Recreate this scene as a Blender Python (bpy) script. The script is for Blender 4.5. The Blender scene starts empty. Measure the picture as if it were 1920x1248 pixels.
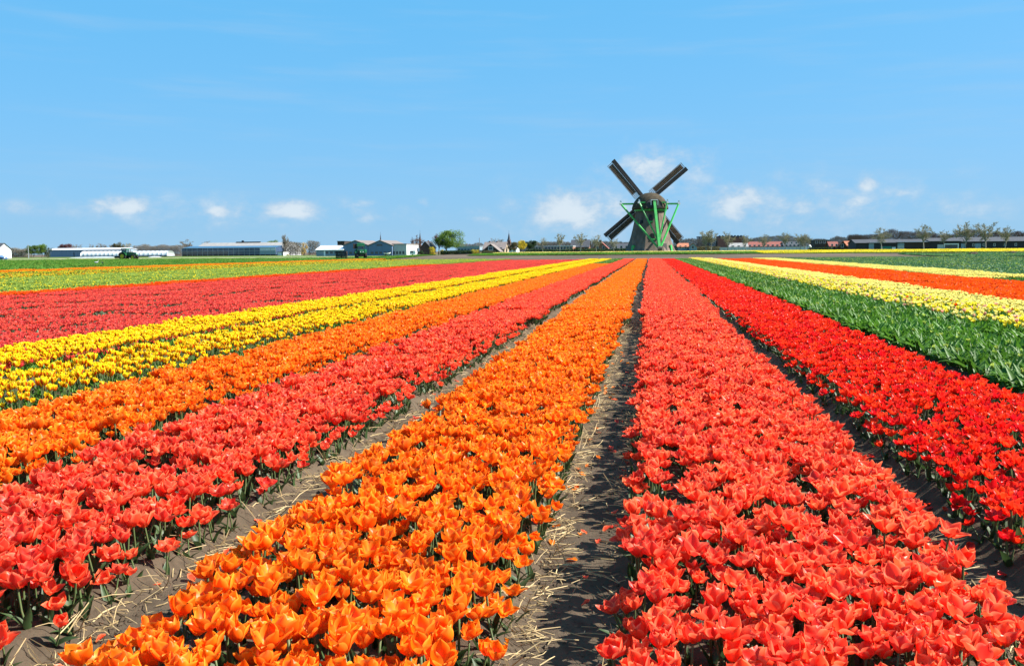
import bpy, math, random
import numpy as np
from mathutils import Vector, Matrix
R = math.radians
sc = bpy.context.scene
C = sc.collection

# ------------------------------------------------------------------ camera
CAM_H, FPX, PW, PH = 1.45, 1700.0, 1920.0, 1248.0
YAW, PITCH, ROLL = math.atan(260 / 1700), math.atan(154 / 1700), 0.008
_f = Vector((-math.sin(YAW) * math.cos(PITCH), math.cos(YAW) * math.cos(PITCH), -math.sin(PITCH)))
_r = Vector((math.cos(YAW), math.sin(YAW), 0))
_u = _r.cross(_f)
CR = _r * math.cos(ROLL) - _u * math.sin(ROLL)
CU = _u * math.cos(ROLL) + _r * math.sin(ROLL)
CF = _f
cam_data = bpy.data.cameras.new('camera')
cam = bpy.data.objects.new('camera', cam_data)
C.objects.link(cam)
cam.matrix_world = Matrix(((CR.x, CU.x, -CF.x, 0), (CR.y, CU.y, -CF.y, 0), (CR.z, CU.z, -CF.z, CAM_H), (0, 0, 0, 1)))
cam_data.sensor_width = 36.0
cam_data.lens = FPX / PW * 36.0
cam_data.clip_start = 0.1
cam_data.clip_end = 6000
sc.camera = cam

# ------------------------------------------------------------------ world, sun, exposure
SUN_AZ, SUN_EL = R(83), R(41)           # azimuth clockwise from the row direction (+Y)
world = bpy.data.worlds.new('World')
sc.world = world
world.use_nodes = True
wn, wl = world.node_tree.nodes, world.node_tree.links
wn.clear()


def ray(px, py):
    """direction of the camera ray through a photo pixel"""
    return (CF + CR * ((px - PW / 2) / FPX) - CU * ((py - PH / 2) / FPX)).normalized()


def wnode(t, **k):
    n = wn.new(t)
    for a, b in k.items():
        setattr(n, a, b)
    return n


def wmath(op, a, b=None, c=None, clamp=False):
    n = wn.new('ShaderNodeMath')
    n.operation = op
    n.use_clamp = clamp
    for i, v in enumerate((a, b, c)):
        if v is None:
            continue
        if isinstance(v, (int, float)):
            n.inputs[i].default_value = v
        else:
            wl.new(v, n.inputs[i])
    return n.outputs[0]


sky = wnode('ShaderNodeTexSky', sky_type='NISHITA', sun_disc=False)
sky.sun_elevation = SUN_EL
sky.sun_rotation = SUN_AZ
sky.altitude = 0
sky.air_density = 0.4
sky.dust_density = 2.0
sky.ozone_density = 4.0
tc = wnode('ShaderNodeTexCoord')
sep = wnode('ShaderNodeSeparateXYZ')
wl.new(tc.outputs['Generated'], sep.inputs[0])
az = wmath('ARCTAN2', sep.outputs[0], sep.outputs[1])
el = wmath('ARCSINE', sep.outputs[2])
# cloud coordinates: azimuth / elevation plane, a little stretched sideways
comb = wnode('ShaderNodeCombineXYZ')
wl.new(wmath('MULTIPLY', az, 27.0), comb.inputs[0])
wl.new(wmath('MULTIPLY', el, 42.0), comb.inputs[1])
n1 = wnode('ShaderNodeTexNoise')
n1.inputs['Scale'].default_value = 1.0
n1.inputs['Detail'].default_value = 9
n1.inputs['Roughness'].default_value = 0.62
n1.inputs['Distortion'].default_value = 0.15
wl.new(comb.outputs[0], n1.inputs['Vector'])
# banks of fair-weather cumulus low over the horizon (px, py, half width px, half height px, amount)
BANKS = [(1110, 400, 200, 60, .58), (1500, 385, 280, 60, .52), (420, 398, 360, 34, .5), (1250, 330, 120, 60, .55), (1750, 390, 160, 40, .45), (1070, 396, 84, 46, .95), (1160, 396, 60, 34, .75), (1225, 314, 84, 42, .75), (1300, 330, 46, 26, .45),
         (1385, 378, 60, 36, .85), (1500, 384, 34, 14, .6), (1625, 345, 26, 16, .8), (1605, 378, 40, 16, .65),
         (1690, 362, 20, 10, .55), (1330, 300, 90, 26, .3), (225, 385, 62, 18, .9), (265, 385, 22, 20, .75), (410, 397, 26, 14, .8),
         (545, 392, 58, 20, .95), (35, 390, 40, 16, .55), (468, 395, 26, 12, .6), (680, 382, 30, 10, .5),
         (795, 380, 18, 10, .65), (690, 410, 50, 10, .5), (900, 412, 30, 10, .5), (1180, 420, 60, 20, .5)]
bank = None
for (px, py, sx, sy, amt) in BANKS:
    d = ray(px, py)
    a0, e0 = math.atan2(d.x, d.y), math.asin(d.z)
    da = wmath('DIVIDE', wmath('SUBTRACT', az, a0), sx / FPX * 1.1)
    de = wmath('DIVIDE', wmath('SUBTRACT', el, e0), sy / FPX * 1.1)
    s = wmath('ADD', wmath('MULTIPLY', da, da), wmath('MULTIPLY', de, de))
    g = wmath('MULTIPLY', wmath('POWER', 2.71828, wmath('MULTIPLY', s, -1.0)), amt)
    bank = g if bank is None else wmath('MAXIMUM', bank, g)
dens = wmath('ADD', wmath('MULTIPLY', bank, 1.05), wmath('MULTIPLY', wmath('SUBTRACT', n1.outputs[0], 0.5), 2.3))
cum = wnode('ShaderNodeMapRange', interpolation_type='SMOOTHSTEP')
wl.new(dens, cum.inputs[0])
cum.inputs[1].default_value = 0.12
cum.inputs[2].default_value = 0.9
cumv = wmath('MULTIPLY', cum.outputs[0], wmath('MULTIPLY', bank, 1.5, clamp=True))
# thin high streaks across the whole sky
comb2 = wnode('ShaderNodeCombineXYZ')
wl.new(wmath('ADD', wmath('MULTIPLY', az, 2.6), wmath('MULTIPLY', el, 5.0)), comb2.inputs[0])
wl.new(wmath('MULTIPLY', el, 26.0), comb2.inputs[1])
n2 = wnode('ShaderNodeTexNoise')
n2.inputs['Scale'].default_value = 1.6
n2.inputs['Detail'].default_value = 6
n2.inputs['Roughness'].default_value = 0.55
wl.new(comb2.outputs[0], n2.inputs['Vector'])
st = wnode('ShaderNodeMapRange', interpolation_type='SMOOTHSTEP')
wl.new(n2.outputs[0], st.inputs[0])
st.inputs[1].default_value = 0.45
st.inputs[2].default_value = 0.8
st.inputs[4].default_value = 0.34
hs = wnode('ShaderNodeHueSaturation')
hs.inputs['Saturation'].default_value = 1.22
hs.inputs['Value'].default_value = 1.0
wl.new(sky.outputs[0], hs.inputs['Color'])
# one even blue tint mixed into the sky colour to flatten its brightness gradient
mx0 = wnode('ShaderNodeMix', data_type='RGBA')
mx0.inputs[0].default_value = 0.66
wl.new(hs.outputs[0], mx0.inputs[6])
mx0.inputs[7].default_value = (0.85, 4.0, 7.1, 1)
# pale haze lying low all round the horizon
mxh = wnode('ShaderNodeMix', data_type='RGBA')
wl.new(wmath('MULTIPLY', wmath('POWER', 2.71828, wmath('MULTIPLY', wmath('MAXIMUM', el, 0.0), -7.5)), 0.95), mxh.inputs[0])
wl.new(mx0.outputs[2], mxh.inputs[6])
mxh.inputs[7].default_value = (2.15, 3.6, 4.95, 1)
mx1 = wnode('ShaderNodeMix', data_type='RGBA')
wl.new(st.outputs[0], mx1.inputs[0])
wl.new(mxh.outputs[2], mx1.inputs[6])
mx1.inputs[7].default_value = (2.3, 3.6, 5.0, 1)
mx2 = wnode('ShaderNodeMix', data_type='RGBA')
wl.new(wmath('MULTIPLY', cumv, 0.85), mx2.inputs[0])
wl.new(mx1.outputs[2], mx2.inputs[6])
ccol = wnode('ShaderNodeMix', data_type='RGBA')
shade = wnode('ShaderNodeMapRange', interpolation_type='SMOOTHSTEP')
wl.new(dens, shade.inputs[0])
shade.inputs[1].default_value = 0.45
shade.inputs[2].default_value = 1.15
wl.new(shade.outputs[0], ccol.inputs[0])
ccol.inputs[6].default_value = (3.2, 4.0, 4.85, 1)
ccol.inputs[7].default_value = (4.5, 5.0, 5.4, 1)
wl.new(ccol.outputs[2], mx2.inputs[7])
bg = wnode('ShaderNodeBackground')
bg.inputs['Strength'].default_value = 0.0655
wl.new(mx2.outputs[2], bg.inputs['Color'])
wo = wnode('ShaderNodeOutputWorld')
wl.new(bg.outputs[0], wo.inputs[0])

sun_data = bpy.data.lights.new('sun', 'SUN')
sun_data.energy = 5.0
sun_data.angle = R(0.53)
sun_data.color = (1.0, 0.95, 0.87)
sun = bpy.data.objects.new('sun', sun_data)
C.objects.link(sun)
_s = Vector((math.sin(SUN_AZ) * math.cos(SUN_EL), math.cos(SUN_AZ) * math.cos(SUN_EL), math.sin(SUN_EL)))
sun.rotation_euler = (-_s).to_track_quat('-Z', 'Y').to_euler()
sun.location = (60, 10, 80)
sc.view_settings.view_transform = 'Standard'
sc.view_settings.look = 'None'
sc.view_settings.exposure = 1.38
sc.view_settings.gamma = 1.0
sc.view_settings.use_curve_mapping = False
sc.render.engine = 'CYCLES'
sc.cycles.max_bounces = 6
sc.cycles.transparent_max_bounces = 6
sc.cycles.caustics_reflective = False
sc.cycles.caustics_refractive = False

# ------------------------------------------------------------------ helpers
rng = random.Random(7)
nrg = np.random.default_rng(11)


def smooth(a, b, x):
    t = np.clip((np.asarray(x, float) - a) / (b - a), 0, 1)
    return t * t * (3 - 2 * t)


def gz(x, y):
    """height of the land: flat, with a low bank rising towards the mill and the farms on the right"""
    return 0.75 * smooth(160, 212, y) * smooth(-75, -38, x)


def gzf(x, y):
    return float(gz(x, y))


def at(px, py, Y):
    """point on the ray of a photo pixel at row distance Y"""
    d = ray(px, py)
    t = Y / d.y
    return Vector((d.x * t, Y, CAM_H + d.z * t))


def xat(px, Y):
    return at(px, 470, Y).x


def mpp(Y):
    """metres per photo pixel at row distance Y (near the row direction)"""
    return Y / FPX * 1.01


MATS = {}


def mat(name, col, rough=0.7, col2=None, scale=3.0, spec=0.3, bump=0.0, bscale=None, metal=0.0, detail=4, coord='Object', ramp=(0.35, 0.65),
        trans=None, rand=0.0, stretch=None):
    """procedural material: two tones mixed by noise, optional bump, optional translucency and per-object tone"""
    if name in MATS:
        return MATS[name]
    m = bpy.data.materials.new(name)
    m.use_nodes = True
    nt = m.node_tree
    N, L = nt.nodes, nt.links
    b = N['Principled BSDF']
    b.inputs['Roughness'].default_value = rough
    b.inputs['Specular IOR Level'].default_value = spec
    b.inputs['Metallic'].default_value = metal
    tcn = N.new('ShaderNodeTexCoord')
    vec = tcn.outputs[coord]
    if stretch:
        mp = N.new('ShaderNodeMapping')
        mp.inputs['Scale'].default_value = stretch
        L.new(vec, mp.inputs[0])
        vec = mp.outputs[0]
    nz = N.new('ShaderNodeTexNoise')
    nz.inputs['Scale'].default_value = scale
    nz.inputs['Detail'].default_value = detail
    L.new(vec, nz.inputs['Vector'])
    mr = N.new('ShaderNodeMapRange')
    mr.inputs[1].default_value, mr.inputs[2].default_value = ramp
    L.new(nz.outputs[0], mr.inputs[0])
    mx = N.new('ShaderNodeMix')
    mx.data_type = 'RGBA'
    c2 = col2 or tuple(c * 0.75 for c in col)
    mx.inputs[6].default_value = (*col, 1)
    mx.inputs[7].default_value = (*c2, 1)
    L.new(mr.outputs[0], mx.inputs[0])
    out = mx.outputs[2]
    if rand:
        oi = N.new('ShaderNodeObjectInfo')
        h = N.new('ShaderNodeHueSaturation')
        r2 = N.new('ShaderNodeMapRange')
        r2.inputs[3].default_value, r2.inputs[4].default_value = 1 - rand, 1 + rand
        L.new(oi.outputs['Random'], r2.inputs[0])
        L.new(r2.outputs[0], h.inputs['Value'])
        L.new(out, h.inputs['Color'])
        out = h.outputs[0]
    L.new(out, b.inputs['Base Color'])
    if bump:
        bn = N.new('ShaderNodeTexNoise')
        bn.inputs['Scale'].default_value = bscale or scale * 4
        bn.inputs['Detail'].default_value = 6
        L.new(vec, bn.inputs['Vector'])
        bp = N.new('ShaderNodeBump')
        bp.inputs['Strength'].default_value = bump
        bp.inputs['Distance'].default_value = 0.05
        L.new(bn.outputs[0], bp.inputs['Height'])
        L.new(bp.outputs[0], b.inputs['Normal'])
    if trans:
        tr = N.new('ShaderNodeBsdfTranslucent')
        L.new(out, tr.inputs['Color'])
        ms = N.new('ShaderNodeMixShader')
        ms.inputs[0].default_value = trans
        L.new(b.outputs[0], ms.inputs[1])
        L.new(tr.outputs[0], ms.inputs[2])
        L.new(ms.outputs[0], N['Material Output'].inputs['Surface'])
    MATS[name] = m
    return m


def petal_mat(name, base, edge, heart, flame=None, trans=0.48):
    """tulip petal: body colour, paler rim, paler foot, fine lengthwise veins; tone differs from flower to flower"""
    m = bpy.data.materials.new(name)
    m.use_nodes = True
    N, L = m.node_tree.nodes, m.node_tree.links
    b = N['Principled BSDF']
    b.inputs['Roughness'].default_value = 0.4
    b.inputs['Specular IOR Level'].default_value = 0.35
    at_ = N.new('ShaderNodeAttribute')
    at_.attribute_name = 'pc'
    sp = N.new('ShaderNodeSeparateColor')
    L.new(at_.outputs['Color'], sp.inputs[0])
    edgev, along, rnd = sp.outputs[0], sp.outputs[1], sp.outputs[2]

    def mr(src, a, b_, lo=0.0, hi=1.0):
        n = N.new('ShaderNodeMapRange')
        n.interpolation_type = 'SMOOTHSTEP'
        n.inputs[1].default_value, n.inputs[2].default_value = a, b_
        n.inputs[3].default_value, n.inputs[4].default_value = lo, hi
        L.new(src, n.inputs[0])
        return n.outputs[0]

    def mixc(fac, A, B):
        n = N.new('ShaderNodeMix')
        n.data_type = 'RGBA'
        L.new(fac, n.inputs[0])
        for i, v in ((6, A), (7, B)):
            if isinstance(v, tuple):
                n.inputs[i].default_value = (*v, 1)
            else:
                L.new(v, n.inputs[i])
        return n.outputs[2]
    c = mixc(mr(edgev, 0.5, 1.0, 0, 0.95), base, edge)
    c = mixc(mr(along, 0.3, 0.0, 0, 0.8), c, heart)
    if flame:
        fl = N.new('ShaderNodeMath')
        fl.operation = 'MULTIPLY'
        L.new(mr(edgev, 0.62, 0.2), fl.inputs[0])
        L.new(mr(along, 0.95, 0.6), fl.inputs[1])
        c = mixc(fl.outputs[0], c, flame)
    # fine lengthwise veins
    cv = N.new('ShaderNodeCombineXYZ')
    for q, (src, k) in enumerate(((edgev, 11.0), (along, 1.3), (rnd, 37.0))):
        mm = N.new('ShaderNodeMath')
        mm.operation = 'MULTIPLY'
        mm.inputs[1].default_value = k
        L.new(src, mm.inputs[0])
        L.new(mm.outputs[0], cv.inputs[q])
    vn = N.new('ShaderNodeTexNoise')
    vn.inputs['Scale'].default_value = 1.0
    vn.inputs['Detail'].default_value = 3
    L.new(cv.outputs[0], vn.inputs['Vector'])
    vh = N.new('ShaderNodeHueSaturation')
    L.new(c, vh.inputs['Color'])
    L.new(mr(vn.outputs[0], 0.3, 0.7, 0.88, 1.1), vh.inputs['Value'])
    c = vh.outputs[0]
    oi = N.new('ShaderNodeObjectInfo')
    ad = N.new('ShaderNodeMath')
    ad.operation = 'ADD'
    L.new(oi.outputs['Random'], ad.inputs[0])
    L.new(rnd, ad.inputs[1])
    fr = N.new('ShaderNodeMath')
    fr.operation = 'FRACT'
    L.new(ad.outputs[0], fr.inputs[0])
    h = N.new('ShaderNodeHueSaturation')
    L.new(c, h.inputs['Color'])
    L.new(mr(fr.outputs[0], 0, 1, 0.4965, 0.505), h.inputs['Hue'])
    L.new(mr(fr.outputs[0], 0, 1, 0.86, 1.1), h.inputs['Value'])
    L.new(h.outputs[0], b.inputs['Base Color'])
    tr = N.new('ShaderNodeBsdfTranslucent')
    L.new(h.outputs[0], tr.inputs['Color'])
    ms = N.new('ShaderNodeMixShader')
    ms.inputs[0].default_value = trans
    L.new(b.outputs[0], ms.inputs[1])
    L.new(tr.outputs[0], ms.inputs[2])
    L.new(ms.outputs[0], N['Material Output'].inputs['Surface'])
    return m


class MB:
    """collects shapes; build() links them as ONE mesh object"""

    def __init__(s):
        s.v, s.f, s.mi, s.c = [], [], [], []

    def add(s, vs, fs, mi=0, cs=None):
        o = len(s.v)
        s.v += [tuple(p) for p in vs]
        s.f += [tuple(i + o for i in f) for f in fs]
        s.mi += [mi] * len(fs)
        s.c += list(cs) if cs is not None else [(0, 0.5, 0, 1)] * len(vs)
        return s

    def box(s, x0, x1, y0, y1, z0, z1, mi=0):
        vs = [(x, y, z) for z in (z0, z1) for y in (y0, y1) for x in (x0, x1)]
        return s.add(vs, [(0, 2, 3, 1), (4, 5, 7, 6), (0, 1, 5, 4), (2, 6, 7, 3), (0, 4, 6, 2), (1, 3, 7, 5)], mi)

    def bar(s, a, b, w, h=None, up=(0, 0, 1), mi=0, w2=None, h2=None):
        a, b = Vector(a), Vector(b)
        h = w if h is None else h
        w2 = w if w2 is None else w2
        h2 = h if h2 is None else h2
        d = (b - a).normalized()
        u = Vector(up)
        if abs(d.dot(u)) > 0.98:
            u = Vector((0, 1, 0))
        r = d.cross(u).normalized()
        u = r.cross(d)
        vs = []
        for p, ww, hh in ((a, w, h), (b, w2, h2)):
            vs += [p - r * ww / 2 - u * hh / 2, p + r * ww / 2 - u * hh / 2, p + r * ww / 2 + u * hh / 2, p - r * ww / 2 + u * hh / 2]
        return s.add(vs, [(3, 2, 1, 0), (4, 5, 6, 7), (0, 1, 5, 4), (1, 2, 6, 5), (2, 3, 7, 6), (3, 0, 4, 7)], mi)

    def tube(s, pts, rad, n=8, caps=True, mi=0):
        pts = [Vector(p) for p in pts]
        rad = [rad] * len(pts) if isinstance(rad, (int, float)) else rad
        vs, fs = [], []
        pr = None
        for i, p in enumerate(pts):
            d = (pts[min(i + 1, len(pts) - 1)] - pts[max(i - 1, 0)]).normalized()
            if pr is None:
                pr = d.cross(Vector((0.31, 0.2, 0.93)) if abs(d.z) < 0.9 else Vector((1, 0.1, 0))).normalized()
            pr = (pr - d * pr.dot(d)).normalized()
            q = d.cross(pr)
            for k in range(n):
                a = 2 * math.pi * k / n
                vs.append(p + (pr * math.cos(a) + q * math.sin(a)) * rad[i])
        for i in range(len(pts) - 1):
            for k in range(n):
                fs.append((i * n + k, i * n + (k + 1) % n, (i + 1) * n + (k + 1) % n, (i + 1) * n + k))
        if caps:
            fs.append(tuple(range(n - 1, -1, -1)))
            fs.append(tuple((len(pts) - 1) * n + k for k in range(n)))
        return s.add(vs, fs, mi)

    def lathe(s, prof, n=16, c=(0, 0, 0), axis='z', caps=True, mi=0, a0=0.0):
        vs, fs = [], []
        for (r, z) in prof:
            for k in range(n):
                a = a0 + 2 * math.pi * k / n
                p = (r * math.cos(a), r * math.sin(a), z)
                if axis == 'x':
                    p = (p[2], p[0], p[1])
                elif axis == 'y':
                    p = (p[0], p[2], p[1])
                vs.append((p[0] + c[0], p[1] + c[1], p[2] + c[2]))
        for i in range(len(prof) - 1):
            for k in range(n):
                fs.append((i * n + k, i * n + (k + 1) % n, (i + 1) * n + (k + 1) % n, (i + 1) * n + k))
        if caps:
            fs.append(tuple(range(n - 1, -1, -1)))
            fs.append(tuple((len(prof) - 1) * n + k for k in range(n)))
        return s.add(vs, fs, mi)

    def prism(s, poly, y0, y1, mi=0):
        """polygon in x,z pushed along y"""
        n = len(poly)
        vs = [(x, y0, z) for x, z in poly] + [(x, y1, z) for x, z in poly]
        fs = [tuple(range(n)), tuple(range(2 * n - 1, n - 1, -1))]
        fs += [(i, i + n, (i + 1) % n + n, (i + 1) % n) for i in range(n)]
        return s.add(vs, fs, mi)

    def mesh(s, name, mats, smooth_=False, colors=False):
        me = bpy.data.meshes.new(name)
        me.from_pydata(s.v, [], s.f)
        for m in (mats if isinstance(mats, (list, tuple)) else [mats]):
            me.materials.append(m)
        if any(s.mi):
            me.polygons.foreach_set('material_index', s.mi)
        if smooth_:
            me.polygons.foreach_set('use_smooth', [True] * len(me.polygons))
        if colors:
            a = me.color_attributes.new('pc', 'FLOAT_COLOR', 'POINT')
            a.data.foreach_set('color', np.array(s.c, dtype=np.float32).ravel())
        me.update()
        return me

    def build(s, name, mats, parent=None, loc=None, smooth_=False, rz=0.0):
        o = bpy.data.objects.new(name, s.mesh(name, mats, smooth_))
        C.objects.link(o)
        if parent:
            o.parent = parent
        if loc is not None:
            o.location = loc
        if rz:
            o.rotation_euler.z = rz
        return o


def obj(name, me, parent=None, loc=None, rot=None):
    o = bpy.data.objects.new(name, me)
    C.objects.link(o)
    o.parent = parent
    if loc is not None:
        o.location = loc
    if rot is not None:
        o.rotation_euler = rot
    return o


def tag(o, label=None, cat=None, group=None, kind=None):
    if label:
        o['label'] = label
    if cat:
        o['category'] = cat
    if group:
        o['group'] = group
    if kind:
        o['kind'] = kind
    return o


def empty(name, loc, rz=0.0, label=None, cat=None, group=None):
    o = bpy.data.objects.new(name, None)
    C.objects.link(o)
    o.empty_display_size = 0.2
    o.location = loc
    o.rotation_euler.z = rz
    return tag(o, label, cat, group)


# ------------------------------------------------------------------ ground: one sheet out to the horizon
BED_END = 121.0
# planted beds: name, x0, x1 (edge of the flower heads), y0, y1, planting
BEDS = [
    ('orange_tulip_bed', -1.73, -0.46, 0.7, BED_END, 'orange', 'wide bed of orange tulips left of the central soil path'),
    ('coral_tulip_bed', -0.15, 1.30, 0.7, BED_END, 'coral', 'wide bed of coral red tulips right of the central soil path'),
    ('coral_tulip_bed', -3.36, -2.08, 0.7, BED_END, 'coral', 'bed of coral red tulips between the two orange beds'),
    ('orange_tulip_bed', -4.90, -3.50, 0.7, 78, 'orange', 'narrower looking orange bed between coral bed and yellow beds'),
    ('yellow_tulip_bed', -6.30, -5.08, 0.7, BED_END, 'flame', 'nearer of the two beds of yellow tulips flamed with red'),
    ('yellow_tulip_bed', -7.98, -6.74, 0.7, BED_END, 'flame', 'farther of the two beds of yellow tulips, beside the rose red field'),
    ('scarlet_tulip_bed', 1.52, 3.06, 0.7, BED_END, 'scarlet', 'bed of low scarlet tulips right of the coral bed'),
    ('green_tulip_bed', 3.32, 4.66, 0.7, BED_END, 'leaf', 'bed of green tulip leaves not yet in flower beside scarlet bed'),
    ('mixed_tulip_bed', 4.92, 6.26, 0.7, BED_END, 'mixed', 'green bed sprinkled with yellow and pink tulips'),
    ('pale_yellow_tulip_bed', 6.5, 7.85, 0.7, BED_END, 'pale', 'dense bed of pale yellow tulips right of the mixed bed'),
    ('green_tulip_bed', -4.84, -3.54, 79, BED_END, 'leaf', 'short green unflowered bed at the far end of the orange bed'),
]
WALKS = sorted({(round(a, 2), round(b, 2)) for _, a, b, *_ in BEDS} | {(-20 + 1.6 * i, -20 + 1.6 * i + 1.34) for i in range(8)}
               | {(8.5 + 1.5 * i, 8.5 + 1.5 * i + 1.34) for i in range(3)})


_LATTICE = {}


def vnoise(x, y, s, seed):
    """value noise on a lattice of pitch s"""
    if seed not in _LATTICE:
        _LATTICE[seed] = np.random.default_rng(seed).random((256, 256))
    g = _LATTICE[seed]
    X, Y = np.asarray(x) / s, np.asarray(y) / s
    i, j = np.floor(X).astype(int), np.floor(Y).astype(int)
    u, v = X - i, Y - j
    u, v = u * u * (3 - 2 * u), v * v * (3 - 2 * v)
    i0, i1, j0, j1 = i % 256, (i + 1) % 256, j % 256, (j + 1) % 256
    return (g[i0, j0] * (1 - u) + g[i1, j0] * u) * (1 - v) + (g[i0, j1] * (1 - u) + g[i1, j1] * u) * v


def soil_z(x, y):
    """beds stand a little proud of the trodden walks between them; clods near the bed edges"""
    x, y = np.asarray(x, float), np.asarray(y, float)
    inb = np.zeros(np.broadcast(x, y).shape)
    for a, b in WALKS:
        inb = np.maximum(inb, smooth(a + 0.0, a + 0.14, x) * (1 - smooth(b - 0.14, b - 0.0, x)))
    fade = (1 - smooth(118, 124, y)) * smooth(-2, 0.5, y)
    rel = inb * 0.085 * fade
    rough = (vnoise(x, y, 0.31, 1) - 0.5) * 0.03 + (vnoise(x, y, 0.11, 2) - 0.5) * 0.022 * (0.35 + inb) + (vnoise(x, y, 0.05, 3) - 0.5) * 0.012
    rough = rough * (1 - smooth(18, 40, y)) * (1 - smooth(14, 22, np.abs(x)))
    return rel + rough + gz(x, y)


def grid_axis(segs):
    out = []
    for a, b, st in segs:
        out += list(np.arange(a, b, st))
    out.append(segs[-1][1])
    return np.array(out)


gxs = grid_axis([(-4000, -400, 400), (-400, -80, 20), (-80, -21, 3.0), (-21, -5.2, 0.16), (-5.2, 3.4, 0.035), (3.4, 14, 0.14), (14, 80, 3.0), (80, 400, 20), (400, 4000, 400)])
gys = grid_axis([(-60, -4, 8), (-4, 1.8, 0.4), (1.8, 8, 0.04), (8, 16, 0.1), (16, 40, 0.5), (40, 130, 5), (130, 230, 4), (230, 600, 30), (600, 5000, 400)])
GX, GY = np.meshgrid(gxs, gys)
GZ = soil_z(GX, GY)
nx, ny = len(gxs), len(gys)
me = bpy.data.meshes.new('ground')
vv = np.stack([GX, GY, GZ], -1).reshape(-1, 3)
ii = (np.arange(ny - 1)[:, None] * nx + np.arange(nx - 1)[None, :]).ravel()
ff = np.stack([ii, ii + 1, ii + nx + 1, ii + nx], -1)
me.from_pydata(vv.tolist(), [], ff.tolist())
me.polygons.foreach_set('use_smooth', [True] * len(me.polygons))


def soil_material():
    m = bpy.data.materials.new('soil')
    m.use_nodes = True
    N, L = m.node_tree.nodes, m.node_tree.links
    b = N['Principled BSDF']
    b.inputs['Roughness'].default_value = 0.95
    b.inputs['Specular IOR Level'].default_value = 0.12
    t = N.new('ShaderNodeTexCoord')

    def noise(scale, detail=6, rough=0.6, st=None):
        n = N.new('ShaderNodeTexNoise')
        n.inputs['Scale'].default_value = scale
        n.inputs['Detail'].default_value = detail
        n.inputs['Roughness'].default_value = rough
        if st:
            mp = N.new('ShaderNodeMapping')
            mp.inputs['Scale'].default_value = st
            L.new(t.outputs['Object'], mp.inputs[0])
            L.new(mp.outputs[0], n.inputs['Vector'])
        else:
            L.new(t.outputs['Object'], n.inputs['Vector'])
        return n.outputs[0]

    def mix(f, A, B, lo=0.4, hi=0.6):
        r = N.new('ShaderNodeMapRange')
        r.inputs[1].default_value, r.inputs[2].default_value = lo, hi
        L.new(f, r.inputs[0])
        n = N.new('ShaderNodeMix')
        n.data_type = 'RGBA'
        L.new(r.outputs[0], n.inputs[0])
        for i, v in ((6, A), (7, B)):
            if isinstance(v, tuple):
                n.inputs[i].default_value = (*v, 1)
            else:
                L.new(v, n.inputs[i])
        return n.outputs[2]
    c = mix(noise(1.1), (0.072, 0.053, 0.035), (0.10, 0.075, 0.05))
    c = mix(noise(9, 8, 0.7), c, (0.046, 0.033, 0.022), 0.5, 0.72)
    c = mix(noise(60, 6, 0.7), c, (0.028, 0.02, 0.014), 0.56, 0.74)
    c = mix(noise(0.03, 4, 0.6), c, (0.14, 0.105, 0.072), 0.45, 0.7)
    L.new(c, b.inputs['Base Color'])
    bp = N.new('ShaderNodeBump')
    bp.inputs['Strength'].default_value = 0.55
    bp.inputs['Distance'].default_value = 0.025
    L.new(noise(45, 10, 0.72), bp.inputs['Height'])
    L.new(bp.outputs[0], b.inputs['Normal'])
    return m


M_SOIL = soil_material()
me.materials.append(M_SOIL)
ground = obj('ground', me)
tag(ground, 'bare grey brown field soil running out to the horizon', None, None, 'structure')

# ------------------------------------------------------------------ tulips
P = {
    'orange': petal_mat('petal_orange', (0.96, 0.155, 0.005), (0.98, 0.35, 0.03), (0.92, 0.36, 0.02)),
    'coral': petal_mat('petal_coral', (0.90, 0.056, 0.026), (0.96, 0.22, 0.105), (0.88, 0.22, 0.05)),
    'flame': petal_mat('petal_yellow_flamed', (0.95, 0.72, 0.010), (0.96, 0.80, 0.02), (0.9, 0.6, 0.02), flame=(0.72, 0.06, 0.005)),
    'scarlet': petal_mat('petal_scarlet', (0.85, 0.016, 0.008), (0.90, 0.05, 0.022), (0.7, 0.05, 0.01)),
    'rose': petal_mat('petal_rose_red', (0.82, 0.060, 0.045), (0.88, 0.18, 0.13), (0.7, 0.1, 0.06)),
    'orangered': petal_mat('petal_orange_red', (0.85, 0.085, 0.004), (0.9, 0.15, 0.008), (0.9, 0.2, 0.01)),
    'pale': petal_mat('petal_pale_yellow', (0.90, 0.78, 0.20), (0.93, 0.85, 0.36), (0.8, 0.7, 0.15)),
    'lemon': petal_mat('petal_lemon', (0.90, 0.74, 0.03), (0.93, 0.8, 0.08), (0.8, 0.7, 0.05)),
    'amber': petal_mat('petal_amber', (0.88, 0.34, 0.008), (0.92, 0.46, 0.02), (0.8, 0.4, 0.02)),
    'pink': petal_mat('petal_pink_white', (0.85, 0.35, 0.25), (0.9, 0.7, 0.5), (0.9, 0.7, 0.3)),
    'lime': petal_mat('petal_lime_bud', (0.36, 0.46, 0.07), (0.45, 0.52, 0.11), (0.4, 0.5, 0.08)),
}
M_LEAF = mat('leaf_grey_green', (0.034, 0.070, 0.022), 0.5, (0.052, 0.092, 0.030), 9, 0.4, trans=0.3, rand=0.25)
M_LEAFG = mat('leaf_fresh_green', (0.055, 0.155, 0.013), 0.5, (0.10, 0.22, 0.025), 7, 0.25, trans=0.35, rand=0.2)
M_LEAFB = mat('leaf_blue_green', (0.052, 0.135, 0.042), 0.5, (0.08, 0.18, 0.06), 7, 0.25, trans=0.3, rand=0.2)
M_LEAFY = mat('leaf_lime_green', (0.135, 0.24, 0.03), 0.5, (0.18, 0.29, 0.042), 7, 0.35, trans=0.35, rand=0.15)
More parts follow.
